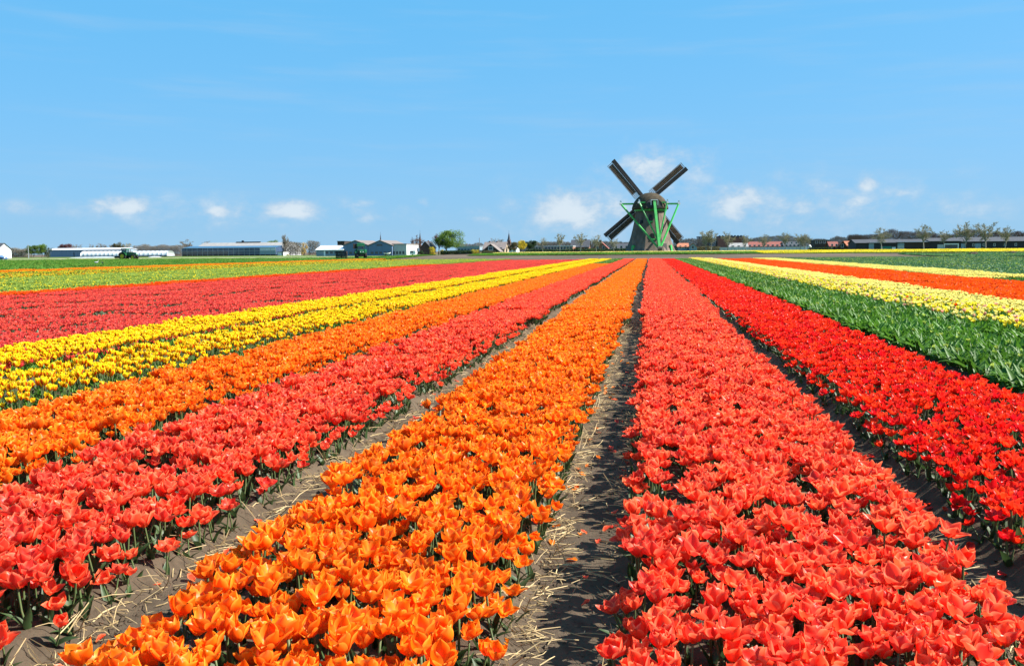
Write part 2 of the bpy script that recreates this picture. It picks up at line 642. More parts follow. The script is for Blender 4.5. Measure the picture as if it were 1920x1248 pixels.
M_STEM = mat('stem_green', (0.075, 0.12, 0.04), 0.5, (0.10, 0.11, 0.045), 12)
M_STRAW = mat('straw', (0.52, 0.40, 0.20), 0.75, (0.36, 0.26, 0.13), 14, 0.25, rand=0.2)


def petal_geo(L, W, phi0, phi1, cup, nu, nv, tipcurl=0.0, r0=0.006, rnd=0.0, twist=0.0):
    """one petal growing from the flower's foot along +X (outwards) and +Z (up)"""
    vs, cs = [], []
    x, z = r0, 0.0
    for j in range(nv + 1):
        v = j / nv
        ph = phi0 + (phi1 - phi0) * min(1, v * 1.25) + tipcurl * max(0, v - 0.6)
        if j:
            x += math.cos(ph) * L / nv
            z += math.sin(ph) * L / nv
        w = W * 0.5 * (math.sin(math.pi * min(1, (v * 0.94 + 0.06)) ** 1.05) ** 0.62 if v < 0.999 else 0.05)
        nxn, nzn = -math.sin(ph), math.cos(ph)          # inward / upward normal
        for i in range(nu + 1):
            u = -1 + 2 * i / nu
            k = cup * u * u * w
            yy = u * w * (1 - 0.22 * cup * abs(u))
            vs.append((x + nxn * k + twist * u * w * v * 0.3, yy, z + nzn * k + 0.004 * math.sin(7 * v + 3 * u + rnd * 20)))
            cs.append((abs(u) if v < 0.98 else (1.0 if nv > 3 else 0.55 + 0.3 * abs(u)), v, rnd, 1))
    fs = [(j * (nu + 1) + i, j * (nu + 1) + i + 1, (j + 1) * (nu + 1) + i + 1, (j + 1) * (nu + 1) + i) for j in range(nv) for i in range(nu)]
    return vs, fs, cs


def leaf_geo(L, W, a0, a1, fold, nv=5, bend=0.0):
    """lance-shaped folded tulip leaf growing along +X / +Z from the ground"""
    vs = []
    x = z = 0.0
    for j in range(nv + 1):
        v = j / nv
        ph = a0 + (a1 - a0) * v
        if j:
            x += math.cos(ph) * L / nv
            z += math.sin(ph) * L / nv
        w = W * 0.5 * max(0.05, math.sin(math.pi * (0.12 + 0.88 * v) ** 0.8)) if j < nv else 0.001
        nxn, nzn = -math.sin(ph), math.cos(ph)
        for u in (-1, 0, 1):
            vs.append((x + nxn * fold * w * abs(u), u * w + bend * v * v, z + nzn * fold * w * abs(u)))
    fs = [(j * 3 + i, j * 3 + i + 1, (j + 1) * 3 + i + 1, (j + 1) * 3 + i) for j in range(nv) for i in range(2)]
    return vs, fs


def turn(vs, a, tx=0.0, ty=0.0, off=(0, 0, 0), s=1.0):
    """rotate about z by a, then tilt about x and y, scale and shift"""
    m = Matrix.Translation(off) @ Matrix.Rotation(ty, 4, 'Y') @ Matrix.Rotation(tx, 4, 'X') @ Matrix.Rotation(a, 4, 'Z') @ Matrix.Scale(s, 4)
    return [m @ Vector(v) for v in vs]


# flower habits: petal length, width, foot angle, inner tip angle, outer tip angle, cup, stem height
HABIT = {
    'open': dict(L=0.069, W=0.057, p0=24, pi=(66, 100), po=(36, 90), cup=0.55, h=0.155),
    'cup': dict(L=0.062, W=0.046, p0=42, pi=(84, 98), po=(70, 92), cup=0.6, h=0.19),
    'small': dict(L=0.056, W=0.042, p0=28, pi=(66, 90), po=(42, 78), cup=0.5, h=0.135),
    'tallround': dict(L=0.062, W=0.052, p0=30, pi=(80, 105), po=(65, 98), cup=0.6, h=0.255),
    'round': dict(L=0.058, W=0.050, p0=30, pi=(88, 105), po=(75, 98), cup=0.6, h=0.19),
}


def bloom(mb, hb, rg, nu, nv, off, s, tilt, az_, mi=0):
    H = HABIT[hb]
    rnd = rg.random()
    openness = rg.random()
    for k in range(6):
        outer = k % 2
        lo, hi = H['po'] if outer else H['pi']
        ph1 = R(hi + (lo - hi) * min(1, max(0, openness + rg.uniform(-0.25, 0.25))))
        vs, fs, cs = petal_geo(H['L'] * rg.uniform(0.92, 1.06), H['W'] * rg.uniform(0.9, 1.08), R(H['p0'] - 8 * outer), ph1, H['cup'], nu, nv,
                               R(rg.uniform(-45, 25) if outer else rg.uniform(-10, 35)), 0.005 + 0.002 * outer, rnd, rg.uniform(-0.5, 0.5))
        a = k * math.pi / 3 + rg.uniform(-0.14, 0.14)
        mb.add(turn(turn(vs, a), az_, tilt[0], tilt[1], off, s), fs, mi, cs)


def tulip_mesh(name, pm, hb, seed, leafm):
    rg = random.Random(seed)
    mb = MB()
    h = HABIT[hb]['h']
    tl = (rg.uniform(-0.22, 0.22), rg.uniform(-0.22, 0.22))
    bloom(mb, hb, rg, 4, 5, (0, 0, h), 1.0, tl, 0)
    mb.tube([(0, 0, 0), (0.004, 0.003, h * 0.5), (0, 0, h + 0.004)], [0.0045, 0.004, 0.0042], 5, False, 1)
    for k in range(2):
        vs, fs = leaf_geo(rg.uniform(0.09, 0.135), rg.uniform(0.026, 0.038), R(rg.uniform(62, 80)), R(rg.uniform(20, 60)), 0.5, 4, rg.uniform(-.02, .02))
        mb.add(turn(vs, k * math.pi + rg.uniform(-0.7, 0.7)), fs, 2)
    return mb.mesh(name, [pm, M_STEM, leafm], True, True)


def patch_mesh(name, W, Ln, n, mats, hb, seed, leafs=1.0, leaf_h=(0.14, 0.21), leaf_w=(0.03, 0.046), share=None, tip=(20, 75), nu=2, nv=3, clump=0.0):
    """a stretch of bed: n flowers (share: how many go to each petal material) and their leaves; last material is the leaf"""
    rg = random.Random(seed)
    mb = MB()
    h = HABIT[hb]['h']
    li = len(mats) - 1
    cols = max(1, int(round(math.sqrt(n * W / Ln))))
    rows = max(1, int(math.ceil(n / cols)))
    for i in range(cols):
        for j in range(rows):
            x = (i + 0.5 + rg.uniform(-0.55, 0.55)) / cols * W - W / 2
            y = (j + 0.5 + rg.uniform(-0.55, 0.55)) / rows * Ln - Ln / 2
            x = max(-W / 2, min(W / 2, x))
            if share is None:
                mi = 0
            else:
                q, mi = rg.random(), -1
                for k, sh in enumerate(share):
                    if q < sh:
                        mi = k
                        break
                    q -= sh
            hh = h * rg.uniform(0.84, 1.14) - 0.008
            if mi >= 0:
                bloom(mb, hb, rg, nu, nv, (x, y, hh), rg.uniform(0.88, 1.1), (rg.uniform(-.28, .28), rg.uniform(-.28, .28)), rg.uniform(0, 6.28), mi)
            nl = leafs if mi >= 0 else leafs * 1.6
            for k in range(int(nl) + (rg.random() < nl % 1)):
                vs, fs = leaf_geo(rg.uniform(*leaf_h), rg.uniform(*leaf_w), R(rg.uniform(62, 84)), R(rg.uniform(*tip)), 0.5, 4 if tip[0] < 0 else 3, rg.uniform(-.03, .03))
                mb.add(turn(vs, rg.uniform(0, 6.28), 0, 0, (x + rg.uniform(-.03, .03), y + rg.uniform(-.03, .03), 0.03)), fs, li)
    return mb.mesh(name, mats, True, True)


def proto_collection(name, meshes):
    c = bpy.data.collections.new(name)
    for i, m in enumerate(meshes):
        c.objects.link(bpy.data.objects.new('%s_%03d' % (name, i), m))
    return c


def scatter_group(coll):
    """geometry nodes: put the plants of a collection on the points of a bed"""
    g = bpy.data.node_groups.new('planting_' + coll.name, 'GeometryNodeTree')
    g.interface.new_socket('Geometry', in_out='INPUT', socket_type='NodeSocketGeometry')
    g.interface.new_socket('Geometry', in_out='OUTPUT', socket_type='NodeSocketGeometry')
    N, L = g.nodes, g.links
    gi, go = N.new('NodeGroupInput'), N.new('NodeGroupOutput')
    ci = N.new('GeometryNodeCollectionInfo')
    ci.inputs['Collection'].default_value = coll
    ci.inputs['Separate Children'].default_value = True
    ci.inputs['Reset Children'].default_value = True
    ip = N.new('GeometryNodeInstanceOnPoints')
    ip.inputs['Pick Instance'].default_value = True

    def attr(nm, ty):
        a = N.new('GeometryNodeInputNamedAttribute')
        a.data_type = ty
        a.inputs['Name'].default_value = nm
        return a.outputs['Attribute']
    L.new(gi.outputs[0], ip.inputs['Points'])
    L.new(ci.outputs[0], ip.inputs['Instance'])
    L.new(attr('var', 'INT'), ip.inputs['Instance Index'])
    L.new(attr('rot', 'FLOAT_VECTOR'), ip.inputs['Rotation'])
    L.new(attr('scl', 'FLOAT_VECTOR'), ip.inputs['Scale'])
    L.new(ip.outputs[0], go.inputs[0])
    return g


GROUPS = {}


def scatter_object(name, coll, pts, var, rot, scl):
    if coll.name not in GROUPS:
        GROUPS[coll.name] = scatter_group(coll)
    me = bpy.data.meshes.new(name)
    me.from_pydata([tuple(p) for p in pts], [], [])
    a = me.attributes.new('var', 'INT', 'POINT')
    a.data.foreach_set('value', np.asarray(var, dtype=np.int32))
    for nm, dat in (('rot', rot), ('scl', scl)):
        a = me.attributes.new(nm, 'FLOAT_VECTOR', 'POINT')
        a.data.foreach_set('vector', np.asarray(dat, dtype=np.float32).ravel())
    o = obj(name, me)
    md = o.modifiers.new('planting', 'NODES')
    md.node_group = GROUPS[coll.name]
    return o


NV = 10          # single-plant variants per planting
NP = 4           # bed-stretch variants per planting
PW_ = 1.3        # width of a bed-stretch
SPEC = {         # planting: petal materials, habit, plants per m2, leaf material, leaves per plant
    'orange': (['orange'], 'open', 195, M_LEAF, 0.7, None),
    'coral': (['coral'], 'open', 195, M_LEAF, 0.7, None),
    'flame': (['flame'], 'cup', 135, M_LEAFG, 1.2, None),
    'scarlet': (['scarlet'], 'small', 165, M_LEAF, 0.8, None),
    'rose': (['rose'], 'small', 78, M_LEAF, 0.9, None),
    'orangered': (['orangered'], 'open', 100, M_LEAF, 0.8, None),
    'pale': (['pale'], 'round', 120, M_LEAFG, 1.1, (0.74,)),
    'mixed': (['pale', 'lemon', 'pink', 'orangered'], 'tallround', 125, M_LEAFG, 1.7, (0.17, 0.15, 0.05, 0.006)),
    'leaf': (['lime'], 'cup', 130, M_LEAFG, 2.0, (0.02,)),
    'blue': (['lime'], 'cup', 120, M_LEAFB, 1.8, (0.02,)),
    'lime': (['lime', 'lemon'], 'cup', 130, M_LEAFY, 1.3, (0.34, 0.05)),
    'fleck': (['lemon', 'amber'], 'cup', 120, M_LEAFG, 1.7, (0.10, 0.05)),
    'amber': (['amber', 'orangered'], 'round', 105, M_LEAFG, 0.8, (0.65, 0.2)),
    'lemon': (['lemon'], 'round', 105, M_LEAFG, 0.9, None),
}
COLL = {}


def planting(kind):
    if kind in COLL:
        return COLL[kind]
    ps, hb, dn, lm, lf, share = SPEC[kind]
    tall = kind in ('leaf', 'blue', 'mixed', 'lime', 'fleck')
    lh, lw = ((0.17, 0.28), (0.042, 0.07)) if tall else ((0.09, 0.15), (0.026, 0.04))
    ms = [tulip_mesh('%s_plant' % kind, P[ps[0]], hb, 100 + i, lm) for i in range(NV)]
    ms += [patch_mesh('%s_stretch' % kind, PW_, 1.0, int(dn * PW_), [P[p] for p in ps] + [lm], hb, 900 + i, lf, lh, lw, share, (-30, 62) if tall else (20, 75)) for i in range(NP)]
    COLL[kind] = proto_collection(kind, ms)
    return COLL[kind]


def bed_points(x0, x1, y0, y1, kind, near, seed):
    """single plants up to `near`, bed-stretches beyond"""
    rg = np.random.default_rng(seed)
    pts, var, rot, scl = [], [], [], []
    yn = max(y0, min(y1, near))
    ps, hb, dn, lm, lf, share = SPEC[kind]
    if yn > y0:
        sp = 1 / math.sqrt(dn)
        nxp, nyp = max(1, int((x1 - x0 - 0.05) / sp)), int((yn - y0) / sp)
        gx, gy = np.meshgrid(np.arange(nxp), np.arange(nyp))
        X = x0 + 0.045 + (gx + 0.5 + rg.uniform(-0.46, 0.46, gx.shape)) * (x1 - x0 - 0.09) / nxp
        Y = y0 + (gy + 0.5 + rg.uniform(-0.46, 0.46, gx.shape)) * sp
        X, Y = X.ravel(), Y.ravel()
        keep = (vnoise(X + 40, Y, 0.2, seed) > 0.17) & (rg.random(X.shape) > 0.035)
        edge = np.minimum(X - x0, x1 - X)
        keep &= ~((edge < 0.10) & (vnoise(X + 9, Y, 0.23, seed + 5) < 0.2))
        if kind == 'coral' and x0 > -1:
            keep &= ~((np.abs(X - 0.17 - 0.03 * np.sin(Y)) < 0.035) & (vnoise(X, Y, 0.5, 77) > 0.35))
        X, Y = X[keep], Y[keep]
        for x, y, zz in zip(X, Y, soil_z(X, Y)):
            pts.append((x, y, float(zz) - 0.012 + rg.uniform(-0.02, 0.025)))
            var.append(rg.integers(0, NV))
            lean = 0.16 if x1 - x > 0.12 and x - x0 > 0.12 else 0.3
            side = (0.16 if x1 - x < 0.12 else 0) - (0.16 if x - x0 < 0.12 else 0)
            rot.append((rg.normal(0, lean * 0.6), side + rg.normal(0, lean * 0.6), rg.uniform(0, 6.283)))
            s = rg.uniform(0.74, 1.2)
            hz = rg.uniform(0.94, 1.08) * (1.0 if min(x1 - x, x - x0) > 0.1 else 0.82)
            scl.append((s, s, s * hz))
    if near > 12:                       # metres in which a bed-stretch already takes over before the last single plants
        early = {m for m in range(int(yn) - 8, int(yn)) if rg.random() < (m - (int(yn) - 9)) / 9}
        keepers = [k for k, p in enumerate(pts) if int(p[1]) not in early]
        pts, var, rot, scl = [[c[k] for k in keepers] for c in (pts, var, rot, scl)]
    else:
        early = set()
    ns = int(max(0, round(y1 - yn)))
    spots = sorted([m + 0.5 for m in early] + [yn + (k + 0.5) * (y1 - yn) / ns for k in range(ns)])
    for y in spots:
        xc = (x0 + x1) / 2
        pts.append((xc + rg.normal(0, 0.035), y, gzf(xc, y) + 0.082 + rg.normal(0, 0.008)))
        var.append(NV + rg.integers(0, NP))
        rot.append((0, 0, rg.integers(0, 2) * math.pi + rg.normal(0, 0.03)))
        scl.append(((x1 - x0) / PW_ * rg.uniform(0.94, 1.05), 1.1, rg.uniform(0.94, 1.08)))
    return pts, var, rot, scl


def frame_px(p):
    d = Vector(p) - Vector((0, 0, CAM_H))
    z = d.dot(CF)
    return PW / 2 + FPX * d.dot(CR) / z, PH / 2 - FPX * d.dot(CU) / z, z


# the single tulips nearest the camera are things of their own; all others of a bed are one planting
ALL = []
for bi, (nm, x0, x1, y0, y1, kind, lab) in enumerate(BEDS):
    near = 21 if abs((x0 + x1) / 2) < 6 else 9
    if kind in ('leaf', 'mixed', 'pale'):
        near = -1
    ALL.append(list(bed_points(x0, x1, y0, y1, kind, near, 40 + bi)))
cand = []
for bi in range(3):
    for k, (p, v) in enumerate(zip(ALL[bi][0], ALL[bi][1])):
        if v < NV:
            px, py, z = frame_px((p[0], p[1], p[2] + 0.3))
            if 10 < px < PW - 10 and py < PH - 12 and z > 0:
                cand.append((z, bi, k))
cand.sort()
single = {(b, k) for _, b, k in cand[:300]}

PETALS = {}
for kind in ('orange', 'coral'):
    H = HABIT['open']
    for outer in (0, 1):
        lo, hi = H['po'] if outer else H['pi']
        for q in range(5):
            rg = random.Random(500 + q + 10 * outer)
            mb = MB()
            vs, fs, cs = petal_geo(H['L'] * rg.uniform(0.94, 1.08), H['W'] * rg.uniform(0.92, 1.1), R(H['p0'] - 8 * outer), R(hi + (lo - hi) * q / 4), H['cup'], 6, 8,
                                   R(rg.uniform(-45, 25) if outer else rg.uniform(-10, 35)), 0.005 + 0.002 * outer, 0.0, rg.uniform(-.5, .5))
            mb.add(vs, fs, 0, cs)
            PETALS[kind, outer, q] = mb.mesh('petal', P[kind], True, True)
LEAVES, STEMS = [], []
for q in range(5):
    rg = random.Random(600 + q)
    mb = MB()
    mb.add(*leaf_geo(rg.uniform(0.09, 0.135), rg.uniform(0.026, 0.038), R(rg.uniform(62, 80)), R(rg.uniform(20, 60)), 0.5, 6, rg.uniform(-.02, .02)))
    LEAVES.append(mb.mesh('leaf', M_LEAF, True))
    mb = MB()
    mb.tube([(0, 0, 0), (rg.uniform(-.008, .008), rg.uniform(-.008, .008), 0.08), (0, 0, 0.159)], [0.0048, 0.004, 0.0045], 6, True)
    STEMS.append(mb.mesh('stem', M_STEM, True))
TLAB = {0: ('orange', 'orange_tulip', 'open orange tulip at the nearest end of the wide orange bed', 'orange tulips nearest in the wide orange bed'),
        1: ('coral', 'coral_tulip', 'open coral red tulip at the nearest end of the wide coral bed', 'coral tulips nearest in the bed right of the path'),
        2: ('coral', 'coral_tulip', 'open coral red tulip at the near left corner beside the wide orange bed', 'coral tulips nearest in the bed at the left')}
for (b, k) in sorted(single):
    kind, nm, lab, grp = TLAB[b]
    rg = random.Random(b * 100000 + k)
    p, ro, s = ALL[b][0][k], ALL[b][2][k], ALL[b][3][k]
    t = empty(nm, p, 0, lab, 'tulip', grp)
    t.rotation_euler = ro
    t.scale = s
    obj('stem', rg.choice(STEMS), t)
    op = rg.random()
    tl = (rg.uniform(-.2, .2), rg.uniform(-.2, .2))
    base = Matrix.Translation((0, 0, 0.155)) @ Matrix.Rotation(tl[1], 4, 'Y') @ Matrix.Rotation(tl[0], 4, 'X')
    for q in range(6):
        i = int(round(4 * min(1, max(0, op + rg.uniform(-.25, .25)))))
        o = obj('petal', PETALS[kind, q % 2, i], t)
        o.matrix_local = base @ Matrix.Rotation(q * math.pi / 3 + rg.uniform(-.14, .14), 4, 'Z')
    for q in range(2):
        obj('leaf', rg.choice(LEAVES), t, rot=(0, 0, q * math.pi + rg.uniform(-.7, .7)))
for bi, (nm, x0, x1, y0, y1, kind, lab) in enumerate(BEDS):
    keep = [k for k in range(len(ALL[bi][0])) if (bi, k) not in single]
    o = scatter_object(nm, planting(kind), *[[c[k] for k in keep] for c in ALL[bi]])
    tag(o, lab, 'tulip bed', None, 'stuff')


def field(name, kind, x0, x1, y0, y1, label, pitch=1.6, width=1.36, stretch=1.0, zs=1.0, seed=3, cut=None, cat='tulip bed'):
    """several beds side by side that read as one mass"""
    rg = np.random.default_rng(seed)
    pts, var, rot, scl = [], [], [], []
    x = x0
    while x < x1 - 0.2:
        y = y0
        while y < y1:
            xc = x + width / 2 * stretch
            if cut is None or cut(xc, y):
                pts.append((xc + rg.normal(0, 0.03), y + stretch / 2, gzf(xc, y) + 0.03 + rg.normal(0, 0.012)))
                var.append(NV + rg.integers(0, NP))
                rot.append((0, 0, rg.integers(0, 2) * math.pi + rg.normal(0, 0.03)))
                scl.append((width / PW_ * stretch * rg.uniform(0.95, 1.04), stretch * 1.05, zs * rg.uniform(0.85, 1.12)))
            y += stretch
        x += pitch * stretch
    o = scatter_object(name, planting(kind), pts, var, rot, scl)
    return tag(o, label, cat, None, 'stuff')


vis = lambda lim: (lambda x, y: y > abs(x) * lim)
field('rose_red_tulip_field', 'rose', -19.6, -8.1, 3, 123, 'broad field of small rose red tulips left of the yellow beds', cut=vis(0.8))
field('orange_tulip_strip', 'orangered', -20.9, -19.7, 12, 84, 'thin orange tulip row between rose red field and lime green beds')
field('lime_green_field', 'lime', -33, -21.2, 14, 133, 'pale lime green beds of budding tulips beyond the rose red field', cut=vis(0.8))
field('green_tulip_field', 'fleck', -44, -33.2, 20, 136, 'green beds flecked with yellow buds before the amber strip', cut=vis(0.8), seed=5)
field('amber_tulip_strip', 'amber', -49, -44.2, 28, 150, 'narrow amber orange strip crossing the green fields at the left', cut=vis(0.8), seed=6)
field('green_field', 'leaf', -165, -49.2, 36, 205, 'large green tulip field in front of the green tractor', 1.45, 1.36, 2.0, 1.0, 7, vis(0.8))
field('orange_red_tulip_field', 'orangered', 8.5, 13.0, 4, 122, 'block of deep orange red tulips beyond the pale yellow bed', 1.5, 1.36, cut=vis(0.8), seed=8)
field('pale_tulip_strip', 'pale', 13.2, 15.6, 22, 122, 'pale yellow tulip strip behind the orange red block', 1.5, 1.36, cut=lambda x, y: y > 22 and not (26 < y < 40 and x < 14), seed=9)
field('blue_green_field', 'blue', 15.9, 44, 18, 128, 'broad blue green field of unflowered tulips at the right', 1.45, 1.36, 1.5, 1.0, 10, vis(0.8))
field('yellow_tulip_strip', 'lemon', 22, 175, 186, 228, 'bright yellow tulip strip before the dark barns at the right', 1.4, 1.36, 3.0, 1.2, 12)
field('cream_tulip_strip', 'pale', -36, 21, 206, 222, 'thin cream yellow strip in front of the windmill', 1.4, 1.36, 3.0, 1.2, 13)
field('green_strip', 'leaf', -38, 60, 188, 204, 'narrow green strip of leaves in front of the cream tulip strip', 1.4, 1.36, 3.0, 1.1, 14)
field('dark_green_strip', 'blue', 46, 150, 140, 178, 'dark green strip in front of the yellow strip at the right', 1.5, 1.36, 2.5, 1.1, 15)

# ------------------------------------------------------------------ straw mulch along the walks


def ground_at(x, y):
    """height of the ground sheet's own mesh at a point"""
    i = min(max(int(np.searchsorted(gxs, x)) - 1, 0), nx - 2)
    j = min(max(int(np.searchsorted(gys, y)) - 1, 0), ny - 2)
    u, v = (x - gxs[i]) / (gxs[i + 1] - gxs[i]), (y - gys[j]) / (gys[j + 1] - gys[j])
    return float((GZ[j, i] * (1 - u) + GZ[j, i + 1] * u) * (1 - v) + (GZ[j + 1, i] * (1 - u) + GZ[j + 1, i + 1] * u) * v)


mb = MB()
rg = random.Random(21)
edges = sorted([b for _, a, b, *_ in BEDS] + [a for _, a, b, *_ in BEDS])
for i in range(7500):
    y = 1.8 + 16 * rg.random() ** 1.7
    e = rg.choice([-0.46, -0.46, -0.46, -0.15, -1.7, -2.08, -2.08, -3.4, -3.5, 1.3, 1.3, 3.06, -4.9, 3.3])
    x = e + rg.gauss(0, 0.05)
    if rg.random() < 0.15:
        x = rg.uniform(-5, 3.3)
    z = ground_at(x, y) + 0.004 + 0.012 * rg.random()
    a = rg.gauss(0.0, 0.75) + (math.pi if rg.random() < 0.5 else 0)
    Ls = rg.uniform(0.03, 0.16)
    up = rg.uniform(-0.02, 0.12) if rg.random() < 0.72 else rg.uniform(0.2, 1.1)
    d = Vector((math.cos(a) * math.cos(up), math.sin(a) * math.cos(up), math.sin(up)))
    m_ = Vector((x, y, z)) + d * Ls * 0.5 + Vector((rg.gauss(0, .006), rg.gauss(0, .006), rg.uniform(0, .008)))
    w = rg.uniform(0.0013, 0.003)
    mb.tube([(x, y, z), m_, Vector((x, y, z)) + d * Ls], [w, w, w * 0.7], 3, False)
tag(mb.build('straw', M_STRAW), 'dry straw scattered along the edges of the soil paths', 'straw', None, 'stuff')
# crumbs of soil on the near walks
mb = MB()
for i in range(2600):
    y = 1.8 + 11 * rg.random() ** 1.6
    x = rg.choice([-0.42, -0.18, -1.7, -2.0, 1.3, 1.55, -3.4, 3.1]) + rg.gauss(0, 0.09)
    s = 0.004 + 0.013 * rg.random() ** 3
    z = ground_at(x, y) + s * 0.2
    vs = [(x + s * rg.uniform(.7, 1.2) * dx, y + s * rg.uniform(.7, 1.2) * dy, z + s * rg.uniform(.6, 1.1) * dz) for dx, dy, dz in
          ((1, 0, 0), (-1, 0, 0), (0, 1, 0), (0, -1, 0), (0, 0, .8), (0, 0, -.8))]
    mb.add(vs, [(0, 2, 4), (2, 1, 4), (1, 3, 4), (3, 0, 4), (2, 0, 5), (1, 2, 5), (3, 1, 5), (0, 3, 5)])
tag(mb.build('soil_crumbs', M_SOIL), 'loose crumbs of earth lying on the soil paths', 'soil crumbs', None, 'stuff')

# petals dropped on the walks
mb = MB()
for i in range(420):
    y = 1.9 + 12 * rg.random() ** 1.5
    e, kd = rg.choice([(-0.44, 0), (-1.68, 0), (-0.2, 1), (-2.0, 1), (1.3, 1), (1.5, 2), (-3.38, 1), (-3.5, 0)])
    x = e + rg.gauss(0, 0.07)
    vs, fs, cs = petal_geo(rg.uniform(.04, .06), rg.uniform(.03, .045), R(rg.uniform(-5, 12)), R(rg.uniform(0, 35)), .4, 3, 4, 0, 0, rg.random())
    mb.add(turn(vs, rg.uniform(0, 6.28), rg.uniform(-.2, .2), rg.uniform(-.2, .2), (x, y, ground_at(x, y) + .006)), fs, kd, cs)
o = obj('fallen_petals', mb.mesh('fallen_petals', [P['orange'], P['coral'], P['scarlet']], True, True))
tag(o, 'loose orange and red petals lying on the soil paths', 'petals', None, 'stuff')

# ------------------------------------------------------------------ background materials
M_THATCH = mat('thatch', (0.165, 0.13, 0.105), 0.95, (0.105, 0.082, 0.066), 1.4, 0.1, 0.6, 9, stretch=(1, 1, 0.35))
M_THATCH_CAP = mat('thatch_mossy', (0.075, 0.058, 0.038), 0.95, (0.045, 0.037, 0.024), 1.2, 0.1, 0.6, 8)
M_MILLGREEN = mat('mill_green_paint', (0.045, 0.36, 0.07), 0.45, (0.035, 0.28, 0.055), 2, 0.4)
M_TAR = mat('tarred_wood', (0.022, 0.019, 0.017), 0.6, (0.035, 0.03, 0.026), 3)
M_LATH = mat('sail_lath', (0.20, 0.13, 0.08), 0.8, (0.13, 0.085, 0.055), 3)
M_WHITE = mat('white_paint', (0.78, 0.78, 0.76), 0.5, (0.7, 0.7, 0.68), 3)
M_GLASSD = mat('dark_window_glass', (0.03, 0.04, 0.05), 0.12, (0.05, 0.06, 0.075), 0.8, 0.6)
M_GLASSB = mat('blue_window_glass', (0.05, 0.085, 0.15), 0.15, (0.03, 0.05, 0.085), 0.4, 0.6)
M_BARK = mat('bark', (0.16, 0.135, 0.105), 0.9, (0.10, 0.085, 0.065), 6)
M_BARKP = mat('pale_bark', (0.30, 0.27, 0.22), 0.9, (0.2, 0.18, 0.14), 3)
M_TWIG = mat('twigs_grey_brown', (0.18, 0.155, 0.125), 0.9, (0.22, 0.195, 0.15), 0.4)
M_TWIGO = mat('twigs_olive', (0.30, 0.27, 0.165), 0.9, (0.23, 0.205, 0.13), 0.4)
M_TWIGR = mat('twigs_red_brown', (0.145, 0.085, 0.06), 0.9, (0.11, 0.075, 0.06), 0.4)
M_TWIGG = mat('twigs_golden', (0.40, 0.27, 0.09), 0.9, (0.32, 0.21, 0.07), 0.5)
M_FOLG = mat('foliage_spring_green', (0.10, 0.18, 0.025), 0.6, (0.16, 0.23, 0.03), 0.4, 0.2, trans=0.3)
M_FOLD = mat('foliage_dark_green', (0.025, 0.05, 0.018), 0.6, (0.04, 0.07, 0.025), 0.6, 0.2, trans=0.2)
M_FOLM = mat('foliage_mid_green', (0.06, 0.11, 0.025), 0.6, (0.09, 0.14, 0.03), 0.6, 0.2, trans=0.3)
M_FOLY = mat('blossom_yellow', (0.62, 0.46, 0.03), 0.6, (0.42, 0.36, 0.04), 0.8, 0.2, trans=0.3)
M_FOLR = mat('foliage_copper', (0.13, 0.04, 0.03), 0.6, (0.09, 0.035, 0.03), 0.8, 0.2, trans=0.25)
M_FOLO = mat('foliage_olive_brown', (0.12, 0.105, 0.04), 0.7, (0.085, 0.08, 0.04), 0.6, 0.2, trans=0.25)
M_BRICK = mat('red_brick', (0.25, 0.115, 0.075), 0.85, (0.19, 0.09, 0.062), 1.2)
M_BRICKP = mat('pale_brick', (0.40, 0.31, 0.22), 0.85, (0.34, 0.26, 0.19), 1.2)
M_TILEO = mat('orange_roof_tiles', (0.42, 0.15, 0.075), 0.8, (0.33, 0.12, 0.065), 1.5)
M_TILER = mat('red_brown_roof_tiles', (0.24, 0.075, 0.055), 0.8, (0.19, 0.06, 0.045), 1.5)
M_TILED = mat('dark_roof_tiles', (0.065, 0.066, 0.075), 0.75, (0.045, 0.046, 0.052), 1.5)
M_ROOFG = mat('grey_fibre_roof', (0.28, 0.265, 0.25), 0.85, (0.22, 0.21, 0.2), 0.5, stretch=(3, 0.4, 0.4))
M_ROOFB = mat('brown_roof_sheet', (0.185, 0.15, 0.135), 0.8, (0.15, 0.125, 0.115), 0.6, stretch=(3, 0.4, 0.4))
M_ROOFW = mat('white_roof_sheet', (0.72, 0.73, 0.74), 0.5, (0.64, 0.65, 0.66), 0.5, stretch=(3, 0.4, 0.4))
M_CLADB = mat('blue_cladding', (0.105, 0.175, 0.29), 0.6, (0.09, 0.15, 0.25), 0.5, stretch=(4, 4, 0.2))
M_CLADG = mat('blue_grey_cladding', (0.22, 0.29, 0.35), 0.6, (0.18, 0.24, 0.3), 0.5, stretch=(4, 4, 0.2))
M_CLADW = mat('white_cladding', (0.72, 0.75, 0.78), 0.55, (0.66, 0.69, 0.72), 0.5)
M_CONC = mat('grey_wall', (0.42, 0.43, 0.43), 0.8, (0.36, 0.37, 0.37), 0.7)
M_DARKW = mat('black_barn_boards', (0.020, 0.021, 0.027), 0.7, (0.03, 0.03, 0.036), 1.2, stretch=(3, 3, 0.3))
M_DARKB = mat('dark_brick_wall', (0.055, 0.035, 0.032), 0.85, (0.04, 0.03, 0.028), 0.8)
M_TEAL = mat('teal_panel', (0.03, 0.2, 0.17), 0.5)
M_FILM = mat('tunnel_film', (0.66, 0.69, 0.73), 0.35, (0.58, 0.61, 0.66), 0.8, 0.5, trans=0.25)
M_METAL = mat('galvanised_steel', (0.42, 0.44, 0.46), 0.45, (0.35, 0.37, 0.39), 2, 0.5, metal=0.6)
M_JGREEN = mat('tractor_green', (0.012, 0.10, 0.028), 0.3, (0.010, 0.08, 0.024), 2, 0.5)
M_JYELLOW = mat('tractor_yellow', (0.78, 0.50, 0.012), 0.4, (0.7, 0.44, 0.012), 2, 0.5)
